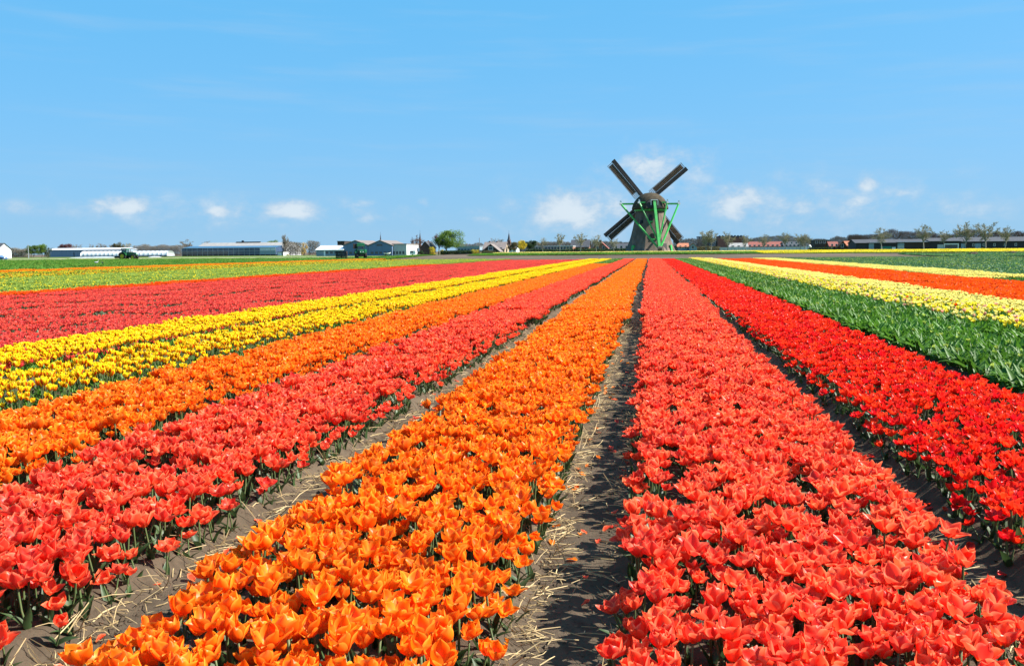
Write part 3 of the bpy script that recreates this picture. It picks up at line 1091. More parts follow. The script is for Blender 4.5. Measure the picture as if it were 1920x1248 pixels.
M_RUBBER = mat('tyre_rubber', (0.016, 0.016, 0.017), 0.8, (0.03, 0.028, 0.025), 5)
M_BLACK = mat('black_metal', (0.012, 0.012, 0.013), 0.5)
M_CABGLASS = mat('cab_glass', (0.045, 0.09, 0.11), 0.08, (0.06, 0.11, 0.13), 1, 0.7)
M_CRATE = mat('brown_crate', (0.075, 0.05, 0.042), 0.8, (0.055, 0.038, 0.034), 3)
M_CRATEB = mat('black_crate', (0.014, 0.014, 0.016), 0.7)
M_CARBLUE = mat('car_blue_silver', (0.18, 0.27, 0.45), 0.25, (0.16, 0.25, 0.42), 2, 0.6, metal=0.5)
M_SAND = mat('sandy_track_soil', (0.44, 0.36, 0.26), 0.95, (0.36, 0.29, 0.21), 0.15, 0.1)
M_SHEET = mat('white_plastic_sheet', (0.62, 0.64, 0.66), 0.4, (0.5, 0.51, 0.53), 0.6, bump=0.5, bscale=1.5)
M_DUNG = mat('dark_heap', (0.075, 0.052, 0.042), 0.95, (0.045, 0.032, 0.028), 2.5, 0.1, 0.8, 6)
M_GRASS = mat('rough_grass', (0.085, 0.135, 0.03), 0.9, (0.13, 0.16, 0.045), 0.25, 0.1)


def zat(px, py, Y):
    return at(px, py, Y).z


def sheet(name, pts, m, label, lift=0.012):
    """a strip of ground laid over the soil, following the lie of the land"""
    (x0, y0), (x1, y1) = pts
    nx_, ny_ = 30, 14
    mb = MB()
    vs = []
    for j in range(ny_ + 1):
        for i in range(nx_ + 1):
            x, y = x0 + (x1 - x0) * i / nx_, y0 + (y1 - y0) * j / ny_
            vs.append((x, y, gzf(x, y) + lift))
    fs = [(j * (nx_ + 1) + i, j * (nx_ + 1) + i + 1, (j + 1) * (nx_ + 1) + i + 1, (j + 1) * (nx_ + 1) + i) for j in range(ny_) for i in range(nx_)]
    mb.add(vs, fs)
    return tag(mb.build(name, m), label, None, None, 'structure')


sheet('farm_track', ((-230, 207), (-46, 262)), M_SAND, 'pale sandy farm track behind the green field at the left', 0.03)
sheet('meadow', ((-420, 264), (-60, 420)), M_GRASS, 'rough grass around the farm buildings at the left', 0.02)
sheet('verge', ((-58, 232), (330, 420)), M_GRASS, 'rough grass around the mill and the houses', 0.02)

# ------------------------------------------------------------------ windmill
MILL_Y = 230.0
mx_, my_ = xat(1219, MILL_Y), MILL_Y
mz = gzf(mx_, my_)
mill = empty('windmill', (mx_, my_, mz), 0, 'thatched windmill with dark lattice sails and bright green tail beams', 'windmill')
PSI = R(12)
Rm = Matrix.Rotation(PSI, 4, 'Z')


def mrot(p):
    return tuple(Rm @ Vector(p))


prof = [(6.55, 0.0), (6.45, 0.25), (5.85, 1.5), (5.3, 2.9), (4.85, 4.4), (4.45, 6.0), (4.1, 7.7), (3.85, 9.2), (3.72, 10.25)]
mb = MB()
mb.lathe(prof, 8, a0=R(22.5 + 10))
tower = mb.build('tower', M_THATCH, mill)


def tower_r(z):
    for (r0, z0), (r1, z1) in zip(prof, prof[1:]):
        if z0 <= z <= z1:
            return (r0 + (r1 - r0) * (z - z0) / (z1 - z0)) * 0.945
    return 3.5


def mill_opening(name, ang, z, w, h, m, frame=None):
    """a window or door set in the tower; ang measured from the camera side, positive to the right"""
    r = tower_r(z) + 0.08
    p = Vector((math.sin(ang) * r, -math.cos(ang) * r, z))
    lean = 0.17
    e = empty(name, p)
    e.parent = mill
    e.rotation_euler = (-lean, 0, ang)
    mb = MB()
    mb.box(-w / 2, w / 2, -0.1, 0.35, -h / 2, h / 2)
    mb.build('pane' if 'window' in name else 'leaf', m, e)
    if frame:
        mb = MB()
        mb.box(-w / 2 - 0.12, w / 2 + 0.12, -0.16, 0.3, -h / 2 - 0.32, -h / 2 - 0.003)
        mb.build('sill', frame, e)
    return e


mill_opening('window', R(2), 8.4, 0.75, 1.5, M_BLACK, M_MILLGREEN)
mill_opening('window', R(8), 4.0, 0.8, 1.3, M_BLACK, M_MILLGREEN)
mill_opening('window', R(-33), 7.5, 0.55, 0.9, M_BLACK)
mill_opening('window', R(50), 6.6, 0.5, 0.8, M_BLACK)
mill_opening('door', R(-47), 0.95, 0.8, 1.7, M_MILLGREEN)
mill_opening('door', R(38), 1.15, 1.2, 2.1, M_TAR)
mill_opening('door', R(62), 0.95, 0.8, 1.7, M_MILLGREEN)
mb = MB()
mb.lathe([(3.6, 10.18), (4.02, 10.18), (4.05, 10.62), (3.6, 10.62)], 24, caps=False)
mb.build('curb_ring', M_MILLGREEN, mill)
# cap: boat shaped thatched hood, longer along the windshaft
mb = MB()
vs, fs = [], []
cp = [(4.45, 10.66), (4.5, 10.9), (4.35, 11.5), (4.0, 12.4), (3.4, 13.3), (2.5, 14.1), (1.4, 14.62), (0.35, 14.8)]
n = 28
for r, z in cp:
    for k in range(n):
        a = 2 * math.pi * k / n
        vs.append(mrot((r * math.cos(a), r * math.sin(a) * 1.12 + 0.35, z)))
for i in range(len(cp) - 1):
    for k in range(n):
        fs.append((i * n + k, i * n + (k + 1) % n, (i + 1) * n + (k + 1) % n, (i + 1) * n + k))
fs += [tuple(range(n - 1, -1, -1)), tuple((len(cp) - 1) * n + k for k in range(n))]
mb.add(vs, fs)
cap = mb.build('cap', M_THATCH_CAP, mill, smooth_=True)
mb = MB()
vs = [mrot(p) for p in ((-2.1, -4.75, 10.75), (2.1, -4.75, 10.75), (1.9, -4.65, 12.0), (1.0, -4.35, 13.0), (-1.0, -4.35, 13.0), (-1.9, -4.65, 12.0),
                        (-2.1, -2.5, 10.75), (2.1, -2.5, 10.75), (1.9, -2.5, 12.0), (1.0, -2.5, 13.0), (-1.0, -2.5, 13.0), (-1.9, -2.5, 12.0))]
mb.add(vs, [(0, 1, 2, 3, 4, 5), (11, 10, 9, 8, 7, 6)] + [(i, i + 6, (i + 1) % 6 + 6, (i + 1) % 6) for i in range(6)])
mb.build('rear_gable', M_TAR, cap)
mb = MB()
for a, b in (((-0.85, 12.75), (0.85, 12.75)), ((-0.85, 12.75), (-0.85, 11.5)), ((0.85, 12.75), (0.85, 11.5))):
    mb.bar(mrot((a[0], -4.72, a[1])), mrot((b[0], -4.72, b[1])), 0.14)
mb.build('white_frame', M_WHITE, cap)


def beam(name, a, b, w, m=M_MILLGREEN, tips=()):
    mb = MB()
    mb.bar(mrot(a), mrot(b), w)
    o = mb.build(name, m, mill)
    for p, q in tips:
        mb = MB()
        mb.bar(mrot(p), mrot(q), w + 0.07)
        mb.build('white_tip', M_WHITE, o)
    return o


TB = (0.25, -9.6, 0.75)
beam('tail_crossbeam', (-7.25, 0.6, 12.05), (7.25, 0.6, 12.05), 0.42, tips=(((-7.6, 0.6, 12.05), (-7.0, 0.6, 12.05)), ((7.0, 0.6, 12.05), (7.6, 0.6, 12.05))))
beam('tail_crossbeam', (-3.5, -3.4, 12.2), (3.5, -3.4, 12.2), 0.36, tips=(((-3.8, -3.4, 12.2), (-3.25, -3.4, 12.2)), ((3.25, -3.4, 12.2), (3.8, -3.4, 12.2))))
beam('tail_pole', (0, -4.3, 12.6), TB, 0.62)
beam('tail_brace', (-7.2, 0.6, 11.95), (-0.1, -9.3, 1.2), 0.34, tips=(((-7.35, 0.72, 12.85), (-7.2, 0.6, 11.9)),))
beam('tail_brace', (7.2, 0.6, 11.95), (0.55, -9.3, 1.2), 0.34, tips=(((7.35, 0.72, 12.85), (7.2, 0.6, 11.9)),))
beam('tail_brace', (-3.4, -3.4, 12.1), (-0.05, -8.4, 3.2), 0.27, tips=(((-3.5, -3.35, 12.95), (-3.4, -3.4, 12.1)),))
beam('tail_brace', (3.4, -3.4, 12.1), (0.45, -8.4, 3.2), 0.27, tips=(((3.5, -3.35, 12.95), (3.4, -3.4, 12.1)),))
mb = MB()
mb.lathe([(0.15, -0.5), (0.55, -0.5), (0.55, 0.5), (0.15, 0.5)], 14, mrot((0.25, -9.9, 0.95)), 'x')
for k in range(6):
    a = k * math.pi / 3
    c0 = Vector(mrot((0.25, -9.9, 0.95)))
    mb.bar(c0, c0 + Vector((0, math.cos(a), math.sin(a))) * 0.85, 0.08)
mb.build('winch_wheel', M_BARK, mill)
# sails on the far side of the cap
HUB = Vector(mrot((0, 5.6, 12.75)))
ax_r, ax_u = Vector(mrot((1, 0, 0))), Vector((0, 0, 1))
mb = MB()
mb.bar(mrot((0, 4.2, 12.6)), mrot((0, 6.2, 12.8)), 0.7)
mb.build('windshaft', M_TAR, mill)
for k in range(4):
    th = R(40.5 + 90 * k)
    er = ax_r * math.cos(th) + ax_u * math.sin(th)
    et = ax_r * math.sin(th) - ax_u * math.cos(th)          # clockwise as seen from the field
    nn = er.cross(et)
    p = lambda r, t, d=0.0: HUB + er * r + et * t + nn * (d + 0.10 * t * (1 - r / 16))
    mb = MB()
    mb.bar(p(0, 0), p(13.5, 0), 0.34, 0.34, nn, w2=0.2, h2=0.2)
    sail = mb.build('sail', M_TAR, mill)
    mb = MB()
    q = [(1.7, 0.10), (13.5, 0.10), (13.5, 0.95), (1.9, 0.80)]
    vs = [p(r, t, 0.04) for r, t in q] + [p(r, t, -0.04) for r, t in q]
    mb.add(vs, [(0, 1, 2, 3), (7, 6, 5, 4), (0, 4, 5, 1), (1, 5, 6, 2), (2, 6, 7, 3), (3, 7, 4, 0)])
    mb.build('leading_board', M_TAR, sail)
    mb = MB()
    for t in (-0.28, -0.62, -0.96, -1.3, -1.62):
        mb.bar(p(2.4, t), p(13.3, t), 0.07, 0.07, nn)
    r = 2.4
    while r < 13.4:
        mb.bar(p(r, 0.0), p(r, -1.72), 0.1, 0.08, nn)
        r += 0.36
    mb.build('lattice', M_LATH, sail)
    if k in (1, 2, 0, 3):
        mb = MB()
        q = [(3.6, -0.22), (12.9, -0.22), (12.9, -1.5), (3.6, -1.5)]
        nsg = 14
        vs, fs = [], []
        for i in range(nsg + 1):
            rr = 3.6 + 9.3 * i / nsg
            for t in (-0.2, -0.85, -1.5):
                vs.append(p(rr, t, 0.09 + 0.05 * math.sin(i * 2.1 + t * 3)))
        for i in range(nsg):
            for j in range(2):
                fs.append((i * 3 + j, i * 3 + j + 1, (i + 1) * 3 + j + 1, (i + 1) * 3 + j))
        mb.add(vs, fs)
        mb.build('sailcloth', mat('brown_sailcloth', (0.115, 0.075, 0.048), 0.9, (0.08, 0.052, 0.035), 1.5), sail)

# ------------------------------------------------------------------ trees, bushes and hedges (unit height, scaled where they stand)


def limb(mb_t, mb_c, p, d, L, r, depth, rg, maxd, spread_, up):
    """trunk with a few stout limbs (for trees in leaf)"""
    pts, rad = [p], [r]
    for i in range(3):
        d = (d + Vector((rg.gauss(0, .13), rg.gauss(0, .13), rg.gauss(0, .08) + up * 0.1))).normalized()
        p = p + d * L / 3
        pts.append(p)
        rad.append(r * (1 - 0.18 * (i + 1)))
    mb_t.tube(pts, rad, 5, False)
    if depth >= maxd:
        return
    for k in range(6):
        i = rg.choice((1, 2, 3, 3))
        ax = Vector((rg.gauss(0, 1), rg.gauss(0, 1), rg.gauss(0, .5)))
        ax = (ax - d * ax.dot(d)).normalized()
        nd = (d * math.cos(spread_) + ax * math.sin(spread_) * rg.uniform(0.7, 1.3) + Vector((0, 0, up * 0.25))).normalized()
        limb(mb_t, mb_c, pts[i], nd, L * rg.uniform(0.56, 0.78), rad[i] * 0.6, depth + 1, rg, maxd, spread_, up)


def bare_tree(a, b, rg, rx, cz, rz):
    """leafless tree: limbs fanning out to an uneven round crown, branches along them, fine twigs everywhere"""
    lean = Vector((rg.gauss(0, .015), rg.gauss(0, .015), 0))
    top = Vector((0, 0, cz + rz * 0.15)) + lean * 4
    a.tube([(0, 0, 0), Vector((0, 0, .16)) + lean, Vector((0, 0, .34)) + lean * 2, top], [.024, .019, .015, .006], 6, False)
    nodes = []
    for k in range(13):
        an = k * 2.4 + rg.uniform(-.4, .4)
        el_ = rg.uniform(-.15, 1.35)
        q = rg.uniform(.75, 1.05)
        e = Vector((math.cos(an) * math.cos(el_) * rx * q, math.sin(an) * math.cos(el_) * rx * q, cz + math.sin(el_) * rz * q))
        s_ = Vector((0, 0, rg.uniform(.24, .44))) + lean * 2
        m1 = s_.lerp(e, .35) + Vector((0, 0, .02 + .03 * rg.random()))
        m2 = s_.lerp(e, .7) + Vector((rg.gauss(0, .015), rg.gauss(0, .015), .02))
        a.tube([s_, m1, m2, e], [.011, .008, .0055, .002], 4, False)
        nodes += [s_.lerp(m1, .7), m1, m1.lerp(m2, .5), m2, m2.lerp(e, .5), e]
    sub = []
    for k in range(150):
        p = rg.choice(nodes)
        d = (p - Vector((0, 0, cz - rz * .6))).normalized() * .8 + Vector((rg.gauss(0, .6), rg.gauss(0, .6), rg.gauss(.15, .45)))
        d = d.normalized() * rg.uniform(.07, .17)
        m_ = p + d * .5 + Vector((rg.gauss(0, .01), rg.gauss(0, .01), .008))
        b.tube([p, m_, p + d], [.0038, .0028, .0014], 3, False)
        sub += [m_, p + d * .75, p + d]
    for k in range(4200):
        p = rg.choice(sub) + Vector((rg.gauss(0, .008), rg.gauss(0, .008), rg.gauss(0, .008)))
        d = (p - Vector((0, 0, cz - rz * .5))).normalized() * .7 + Vector((rg.gauss(0, .6), rg.gauss(0, .6), rg.gauss(.2, .5)))
        d = d.normalized() * rg.uniform(.03, .085)
        w = d.cross(Vector((rg.gauss(0, 1), rg.gauss(0, 1), rg.gauss(0, 1)))).normalized() * .0027
        b.add([p - w, p + w, p + d], [(0, 1, 2)])


TREES = {}


def tree_meshes(kind, seed):
    """trunk mesh and crown mesh of a tree one unit tall"""
    if (kind, seed) in TREES:
        return TREES[kind, seed]
    rg = random.Random(seed * 13 + len(kind))
    a, b = MB(), MB()
    if kind.startswith('bare'):
        bare_tree(a, b, rg, *((.36, .64, .33) if kind == 'bare' else (.27, .62, .36)))
        cm = {'bare': M_TWIGO, 'bare_grey': M_TWIG, 'bare_red': M_TWIGR, 'bare_gold': M_TWIGG}[kind]
        bm_ = M_BARKP if kind == 'bare' else M_BARK
    else:
        limb(a, MB(), Vector((0, 0, 0)), Vector((0, 0, 1)), 0.4, 0.026, 0, rg, 1, 0.55, 0.5)
        cl = [(rg.gauss(0, .19), rg.gauss(0, .19), rg.uniform(0.34, 0.9), rg.uniform(0.08, 0.17)) for _ in range(44)]
        cl = [c for c in cl if (c[0] ** 2 + c[1] ** 2) / .16 + (c[2] - .6) ** 2 / .13 < 1.0]
        for cx, cy, cz, cr in cl:
            for q in range(330):
                d = Vector((rg.gauss(0, 1), rg.gauss(0, 1), rg.gauss(0, 1))).normalized() * cr * rg.random() ** 0.4
                c0 = Vector((cx, cy, cz)) + d
                u = Vector((rg.gauss(0, 1), rg.gauss(0, 1), rg.gauss(0, 1))).normalized() * rg.uniform(0.009, 0.018)
                v = u.cross(Vector((rg.gauss(0, 1), rg.gauss(0, 1), rg.gauss(0, 1)))).normalized() * rg.uniform(0.006, 0.012)
                b.add([c0 - u, c0 + v, c0 + u, c0 - v], [(0, 1, 2, 3)])
        cm = {'green': M_FOLG, 'dark': M_FOLD, 'mid': M_FOLM, 'yellow': M_FOLY, 'copper': M_FOLR, 'olive': M_FOLO}[kind]
        bm_ = M_BARK
    zt = max(v[2] for v in (b.v or a.v))
    for m_ in (a, b):
        m_.v = [(x / zt, y / zt, z / zt) for x, y, z in m_.v]
    TREES[kind, seed] = (a.mesh('trunk', bm_), b.mesh('crown', cm))
    return TREES[kind, seed]


def tree(px, py_top, Y, kind, label, seed=1, wide=1.0, name=None, group=None, rz=None, cat='tree', sink=0.0):
    x = xat(px, Y)
    z = gzf(x, Y)
    h = zat(px, py_top, Y) - z
    t = empty(name or {'bare': 'bare_tree', 'bare_grey': 'bare_tree', 'bare_red': 'bare_tree', 'bare_gold': 'willow_bush', 'yellow': 'forsythia_bush'}.get(kind, 'leafy_tree'),
              (x, Y, z - sink), px * 0.37 if rz is None else rz, label, cat, group)
    t.scale = (h * wide, h * wide, h)
    a, b = tree_meshes(kind, seed)
    obj('trunk', a, t)
    obj('crown', b, t)
    return t


def bush_mesh(m, seed, twiggy=0.3):
    """low rounded bush one unit wide and one tall"""
    key = ('bush', m.name, seed)
    if key in TREES:
        return TREES[key]
    rg = random.Random(seed)
    a, b = MB(), MB()
    for k in range(16):
        d = Vector((rg.gauss(0, .45), rg.gauss(0, .45), 1)).normalized()
        a.tube([(rg.gauss(0, .05), rg.gauss(0, .05), 0), d * 0.45, d * rg.uniform(.7, .95) + Vector((rg.gauss(0, .06), rg.gauss(0, .06), 0))], [0.014, 0.01, 0.004], 3, False)
    for k in range(30):
        c0 = Vector((rg.gauss(0, .2), rg.gauss(0, .2), rg.uniform(0.12, 0.82)))
        cr = rg.uniform(0.1, 0.2)
        for q in range(130):
            d = Vector((rg.gauss(0, 1), rg.gauss(0, 1), rg.gauss(0, 1))).normalized() * cr * rg.random() ** 0.4
            p = c0 + d
            if p.z < 0.02:
                continue
            u = Vector((rg.gauss(0, 1), rg.gauss(0, 1), rg.gauss(0, 1))).normalized() * rg.uniform(0.012, 0.026)
            v = u.cross(Vector((rg.gauss(0, 1), rg.gauss(0, 1), rg.gauss(0, 1)))).normalized() * rg.uniform(0.008, 0.018)
            b.add([p - u, p + v, p + u, p - v], [(0, 1, 2, 3)])
    TREES[key] = (a.mesh('stems', M_BARK), b.mesh('foliage', m))
    return TREES[key]


def bush(px0, px1, py_top, Y, m, label, seed=1, name='bush', group=None, cat='bush'):
    x = (xat(px0, Y) + xat(px1, Y)) / 2
    z = gzf(x, Y)
    w = (px1 - px0) * mpp(Y)
    h = zat((px0 + px1) / 2, py_top, Y) - z
    t = empty(name, (x, Y, z), px0 * 0.7, label, cat, group)
    t.scale = (w, w * 0.8, h)
    a, b = bush_mesh(m, seed)
    obj('stems', a, t)
    obj('foliage', b, t)
    return t


def hedge(px0, px1, py_top, Y, m, label, seed=1, depth=2.0, uneven=0.4, name='hedge', twigs=False, n=26):
    """long hedge or thicket: stems and twigs or leaves filling an uneven band"""
    rg = random.Random(seed)
    x0, x1 = xat(px0, Y), xat(px1, Y)
    xm = (x0 + x1) / 2
    z0 = gzf(xm, Y)
    h = zat((px0 + px1) / 2, py_top, Y) - z0
    a, b = MB(), MB()
    L = x1 - x0
    wob = lambda x, s, q: float(vnoise(x + 500 + seed * 31, 3.7 * q, s, 60 + q))
    top = lambda x: h * (1 - uneven * 1.25 * (0.5 * wob(x, max(3.0, h * 1.3), 1) + 0.35 * wob(x, max(1.2, h * 0.45), 2) + 0.15 * wob(x, 0.7, 3)))
    xs_ = np.linspace(-L / 2 - 1, L / 2 + 1, 600)
    ts_ = [top(x) for x in xs_]
    top = lambda x: float(np.interp(x, xs_, ts_))
    for k in range(int(L * 1.6)):
        x, y = rg.uniform(-L / 2, L / 2), rg.uniform(-depth / 2, depth / 2)
        t_ = top(x) * rg.uniform(.75, 1.0)
        a.tube([(x, y, 0), (x + rg.gauss(0, .15), y, t_ * .5), (x + rg.gauss(0, .4), y + rg.gauss(0, .2), t_)], [0.06, 0.045, 0.012], 3, False)
    for k in range(int(L * n * 4)):
        x, y = rg.uniform(-L / 2, L / 2), rg.uniform(-depth / 2, depth / 2)
        z = top(x) * rg.random() ** 0.8
        p = Vector((x, y, z))
        if twigs:
            d = Vector((rg.gauss(0, .5), rg.gauss(0, .5), 1)).normalized() * rg.uniform(.4, 1.1)
            w = Vector((0.036, 0, 0))
            b.add([p - w, p + w, p + d], [(0, 1, 2)])
            w = Vector((0, 0.036, 0))
            b.add([p - w, p + w, p + d + Vector((rg.gauss(0, .2), 0, 0))], [(0, 1, 2)])
        else:
            s = rg.uniform(.1, .24)
            u = Vector((rg.gauss(0, 1), rg.gauss(0, 1), rg.gauss(0, 1))).normalized() * s
            v = u.cross(Vector((rg.gauss(0, 1), rg.gauss(0, 1), rg.gauss(0, 1)))).normalized() * s * .7
            b.add([p - u, p + v, p + u, p - v], [(0, 1, 2, 3)])
    t = empty(name, (xm, Y, z0), 0, label, name.replace('_', ' '))
    a.build('stems', M_BARK, t)
    b.build('foliage' if not twigs else 'twigs', m, t)
    return t


# ------------------------------------------------------------------ buildings
def panel(name, m, parent, x0, x1, z0, z1, y, t=0.08, frame=None):
    """flat piece on a front wall (window, door, shutter); frame: material of a surround"""
    mb = MB()
    mb.box(x0, x1, y - t, y + 0.02, z0, z1)
    o = mb.build(name, m, parent)
    if frame:
        f, w = MB(), max(0.06, 0.08 * (x1 - x0))
        f.box(x0 - w, x0 - 0.002, y - t - 0.03, y + 0.02, z0 - w, z1 + w)
        f.box(x1 + 0.002, x1 + w, y - t - 0.03, y + 0.02, z0 - w, z1 + w)
        f.box(x0 - 0.001, x1 + 0.001, y - t - 0.03, y + 0.02, z1 + 0.002, z1 + w)
        f.box(x0 - 0.001, x1 + 0.001, y - t - 0.06, y + 0.02, z0 - w, z0 - 0.002)
        f.build('frame', frame, o)
    return o


def gable_roof(mb, x0, x1, y0, y1, ze, zr, ridge, th=0.18, over=0.35):
    """two roof slabs with overhang"""
    if ridge == 'x':
        ym = (y0 + y1) / 2
        sl = (zr - ze) / (ym - y0)
        for s in (-1, 1):
            ya = ym + s * (ym - y0 + over)
            za = ze - sl * over
            vs = [(x0 - over, ya, za), (x1 + over, ya, za), (x1 + over, ym, zr), (x0 - over, ym, zr)]
            vs += [(x, y, z + th) for x, y, z in vs]
            mb.add(vs, [(3, 2, 1, 0), (4, 5, 6, 7), (0, 1, 5, 4), (1, 2, 6, 5), (2, 3, 7, 6), (3, 0, 4, 7)])
    else:
        xm = (x0 + x1) / 2
        sl = (zr - ze) / (xm - x0)
        for s in (-1, 1):
            xa = xm + s * (xm - x0 + over)
            za = ze - sl * over
            vs = [(xa, y0 - over, za), (xa, y1 + over, za), (xm, y1 + over, zr), (xm, y0 - over, zr)]
            vs += [(x, y, z + th) for x, y, z in vs]
            mb.add(vs, [(3, 2, 1, 0), (4, 5, 6, 7), (0, 1, 5, 4), (1, 2, 6, 5), (2, 3, 7, 6), (3, 0, 4, 7)])


def house(name, label, px0, px1, py_e, py_r, Y, depth, ridge, wall, roof, wins=(), doors=(), chimneys=(), cat='house', group=None, winm=None, frame=M_WHITE, rz=0.0):
    """gabled house; px0..px1 its front, py_e / py_r the pixel heights of eaves and ridge; wins in fractions of the front (u0,u1) and metres (z0,z1)"""
    x0, x1 = xat(px0, Y), xat(px1, Y)
    xm, w = (x0 + x1) / 2, x1 - x0
    z0 = gzf(xm, Y)
    pm = (px0 + px1) / 2
    ze, zr = zat(pm, py_e, Y) - z0, zat(pm, py_r, Y) - z0
    t = empty(name, (xm, Y, z0), rz, label, cat, group)
    mb = MB()
    h = w / 2
    if ridge == 'x':
        pl = [(0, -0.3), (depth, -0.3), (depth, ze), (depth / 2, zr - 0.02), (0, ze)]
        vs = [(-h, y, z) for y, z in pl] + [(h, y, z) for y, z in pl]
        mb.add(vs, [(4, 3, 2, 1, 0), (5, 6, 7, 8, 9)] + [(i, (i + 1) % 5, (i + 1) % 5 + 5, i + 5) for i in range(5)])
    else:
        mb.prism([(-h, -0.3), (h, -0.3), (h, ze), (0, zr - 0.02), (-h, ze)], 0, depth)
    mb.build('wall', wall, t)
    mb = MB()
    gable_roof(mb, -h, h, 0, depth, ze, zr, ridge)
    rf = mb.build('roof', roof, t)
    for (u, cw, ch) in chimneys:
        mb = MB()
        xc = -h + u * w
        mb.box(xc - cw / 2, xc + cw / 2, depth * .5 - cw / 2, depth * .5 + cw / 2, ze, zr + ch)
        mb.build('chimney', M_BRICK, rf)
    for (u0, u1, za, zb) in wins:
        panel('window', winm or M_GLASSD, t, -h + u0 * w, -h + u1 * w, za, zb, 0, 0.04, frame)
    for (u0, u1, za, zb, m_) in doors:
        panel('door', m_, t, -h + u0 * w, -h + u1 * w, za, zb, 0, 0.06)
    return t


def flat_block(name, label, px0, px1, py_t, Y, depth, wall, wins=(), cat='building', roofm=M_TILED, frame=None, winm=None, base=0.0):
    x0, x1 = xat(px0, Y), xat(px1, Y)
    xm, h = (x0 + x1) / 2, (x1 - x0) / 2
    z0 = gzf(xm, Y)
    zt = zat((px0 + px1) / 2, py_t, Y) - z0
    t = empty(name, (xm, Y, z0), 0, label, cat)
    mb = MB()
    mb.box(-h, h, 0, depth, -0.3, zt)
    mb.build('wall', wall, t)
    mb = MB()
    mb.box(-h - 0.15, h + 0.15, -0.15, depth + 0.15, zt + 0.003, zt + 0.28)
    mb.build('roof', roofm, t)
    for (u0, u1, za, zb) in wins:
        panel('window', winm or M_GLASSD, t, -h + u0 * 2 * h, -h + u1 * 2 * h, za, zb, 0, 0.04, frame)
    return t


def row(n, u0, u1, w, za, zb):
    """n windows of width w (fraction) spread over u0..u1"""
    return [(u0 + (u1 - u0 - w) * i / max(1, n - 1), u0 + (u1 - u0 - w) * i / max(1, n - 1) + w, za, zb) for i in range(n)]


# --- far left
house('white_gabled_house', 'white gabled house with dark roof at the far left edge', -44, -5, 468, 456.5, 330, 8, 'x', M_CLADW, M_TILED,
      wins=[(0.56, 0.76, 1.6, 2.7)], frame=None)
house('grey_blue_shed', 'long low grey blue shed with white roof behind the tunnels', 90, 232, 468.5, 465.5, 440, 12, 'x', M_CLADG, M_ROOFW,
      doors=[(0.34, 0.35, 0, 2.4, M_DARKW), (0.45, 0.46, 0, 2.4, M_DARKW), (0.51, 0.52, 0, 2.4, M_DARKW)], cat='shed')


def tunnel(px0, px1, py_top, Y, label):
    x0, x1 = xat(px0, Y), xat(px1, Y)
    L = x1 - x0
    h = zat((px0 + px1) / 2, py_top, Y)
    t = empty('poly_tunnel', ((x0 + x1) / 2, Y, 0), 0, label, 'poly tunnel', 'poly tunnels behind the tractor')
    nb = max(6, int(L / 1.9))
    mb = MB()
    vs, fs = [], []
    na, sub = 12, 4
    W = 3.4
    for i in range(nb * sub + 1):
        x = -L / 2 + L * i / (nb * sub)
        k = 1 - 0.045 * math.sin(math.pi * (i % sub) / sub)
        for j in range(na + 1):
            a = math.pi * j / na
            vs.append((x, -math.cos(a) * W * k, 0.35 + math.sin(a) ** 0.8 * (h - 0.35) * k))
    for i in range(nb * sub):
        for j in range(na):
            fs.append((i * (na + 1) + j, (i + 1) * (na + 1) + j, (i + 1) * (na + 1) + j + 1, i * (na + 1) + j + 1))
    fs.append(tuple(range(na, -1, -1)))
    fs.append(tuple(nb * sub * (na + 1) + j for j in range(na + 1)))
    mb.add(vs, fs)
    mb.build('film_cover', M_FILM, t, smooth_=True)
    hoop = MB()
    hoop.tube([(0, -math.cos(math.pi * j / 14) * (W + 0.03), 0.35 + math.sin(math.pi * j / 14) ** 0.8 * (h - 0.32)) for j in range(15)], 0.05, 4, False)
    hm = hoop.mesh('hoop', M_METAL)
    for i in range(nb + 1):
        obj('hoop', hm, t, (-L / 2 + L * i / nb, 0, 0))
    for s in (-1, 1):
        mb = MB()
        mb.box(-L / 2, L / 2, s * W - 0.05, s * W + 0.05, 0, 0.55)
        mb.build('base_board', M_DARKW, t)


tunnel(159, 244, 470.5, 372, 'left poly tunnel with ribbed white film behind the tractor')
tunnel(246, 320, 470, 378, 'right poly tunnel with ribbed white film and rounded end')
mb = MB()
rg = random.Random(3)


def heap(name, px0, px1, py_top, Y, m, label, cat, seed):
    """low irregular mound"""
    rg = random.Random(seed)
    x0, x1 = xat(px0, Y), xat(px1, Y)
    xm = (x0 + x1) / 2
    z0 = gzf(xm, Y)
    h = zat((px0 + px1) / 2, py_top, Y) - z0
    mb = MB()
    nx_, ny_ = 22, 8
    W, D = x1 - x0, max(1.5, (x1 - x0) * 0.4)
    vs = []
    for j in range(ny_ + 1):
        for i in range(nx_ + 1):
            u, v = -1 + 2 * i / nx_, -1 + 2 * j / ny_
            k = max(0, 1 - abs(u) ** 2.5) * max(0, 1 - v * v)
            vs.append((u * W / 2, v * D / 2, -0.1 + (h + 0.1) * k ** 0.6 * (0.7 + 0.3 * rg.random()) if k > 0 else -0.1))
    mb.add(vs, [(j * (nx_ + 1) + i, j * (nx_ + 1) + i + 1, (j + 1) * (nx_ + 1) + i + 1, (j + 1) * (nx_ + 1) + i) for j in range(ny_) for i in range(nx_)])
    return tag(mb.build(name, m, None, (xm, Y, z0), True), label, cat)


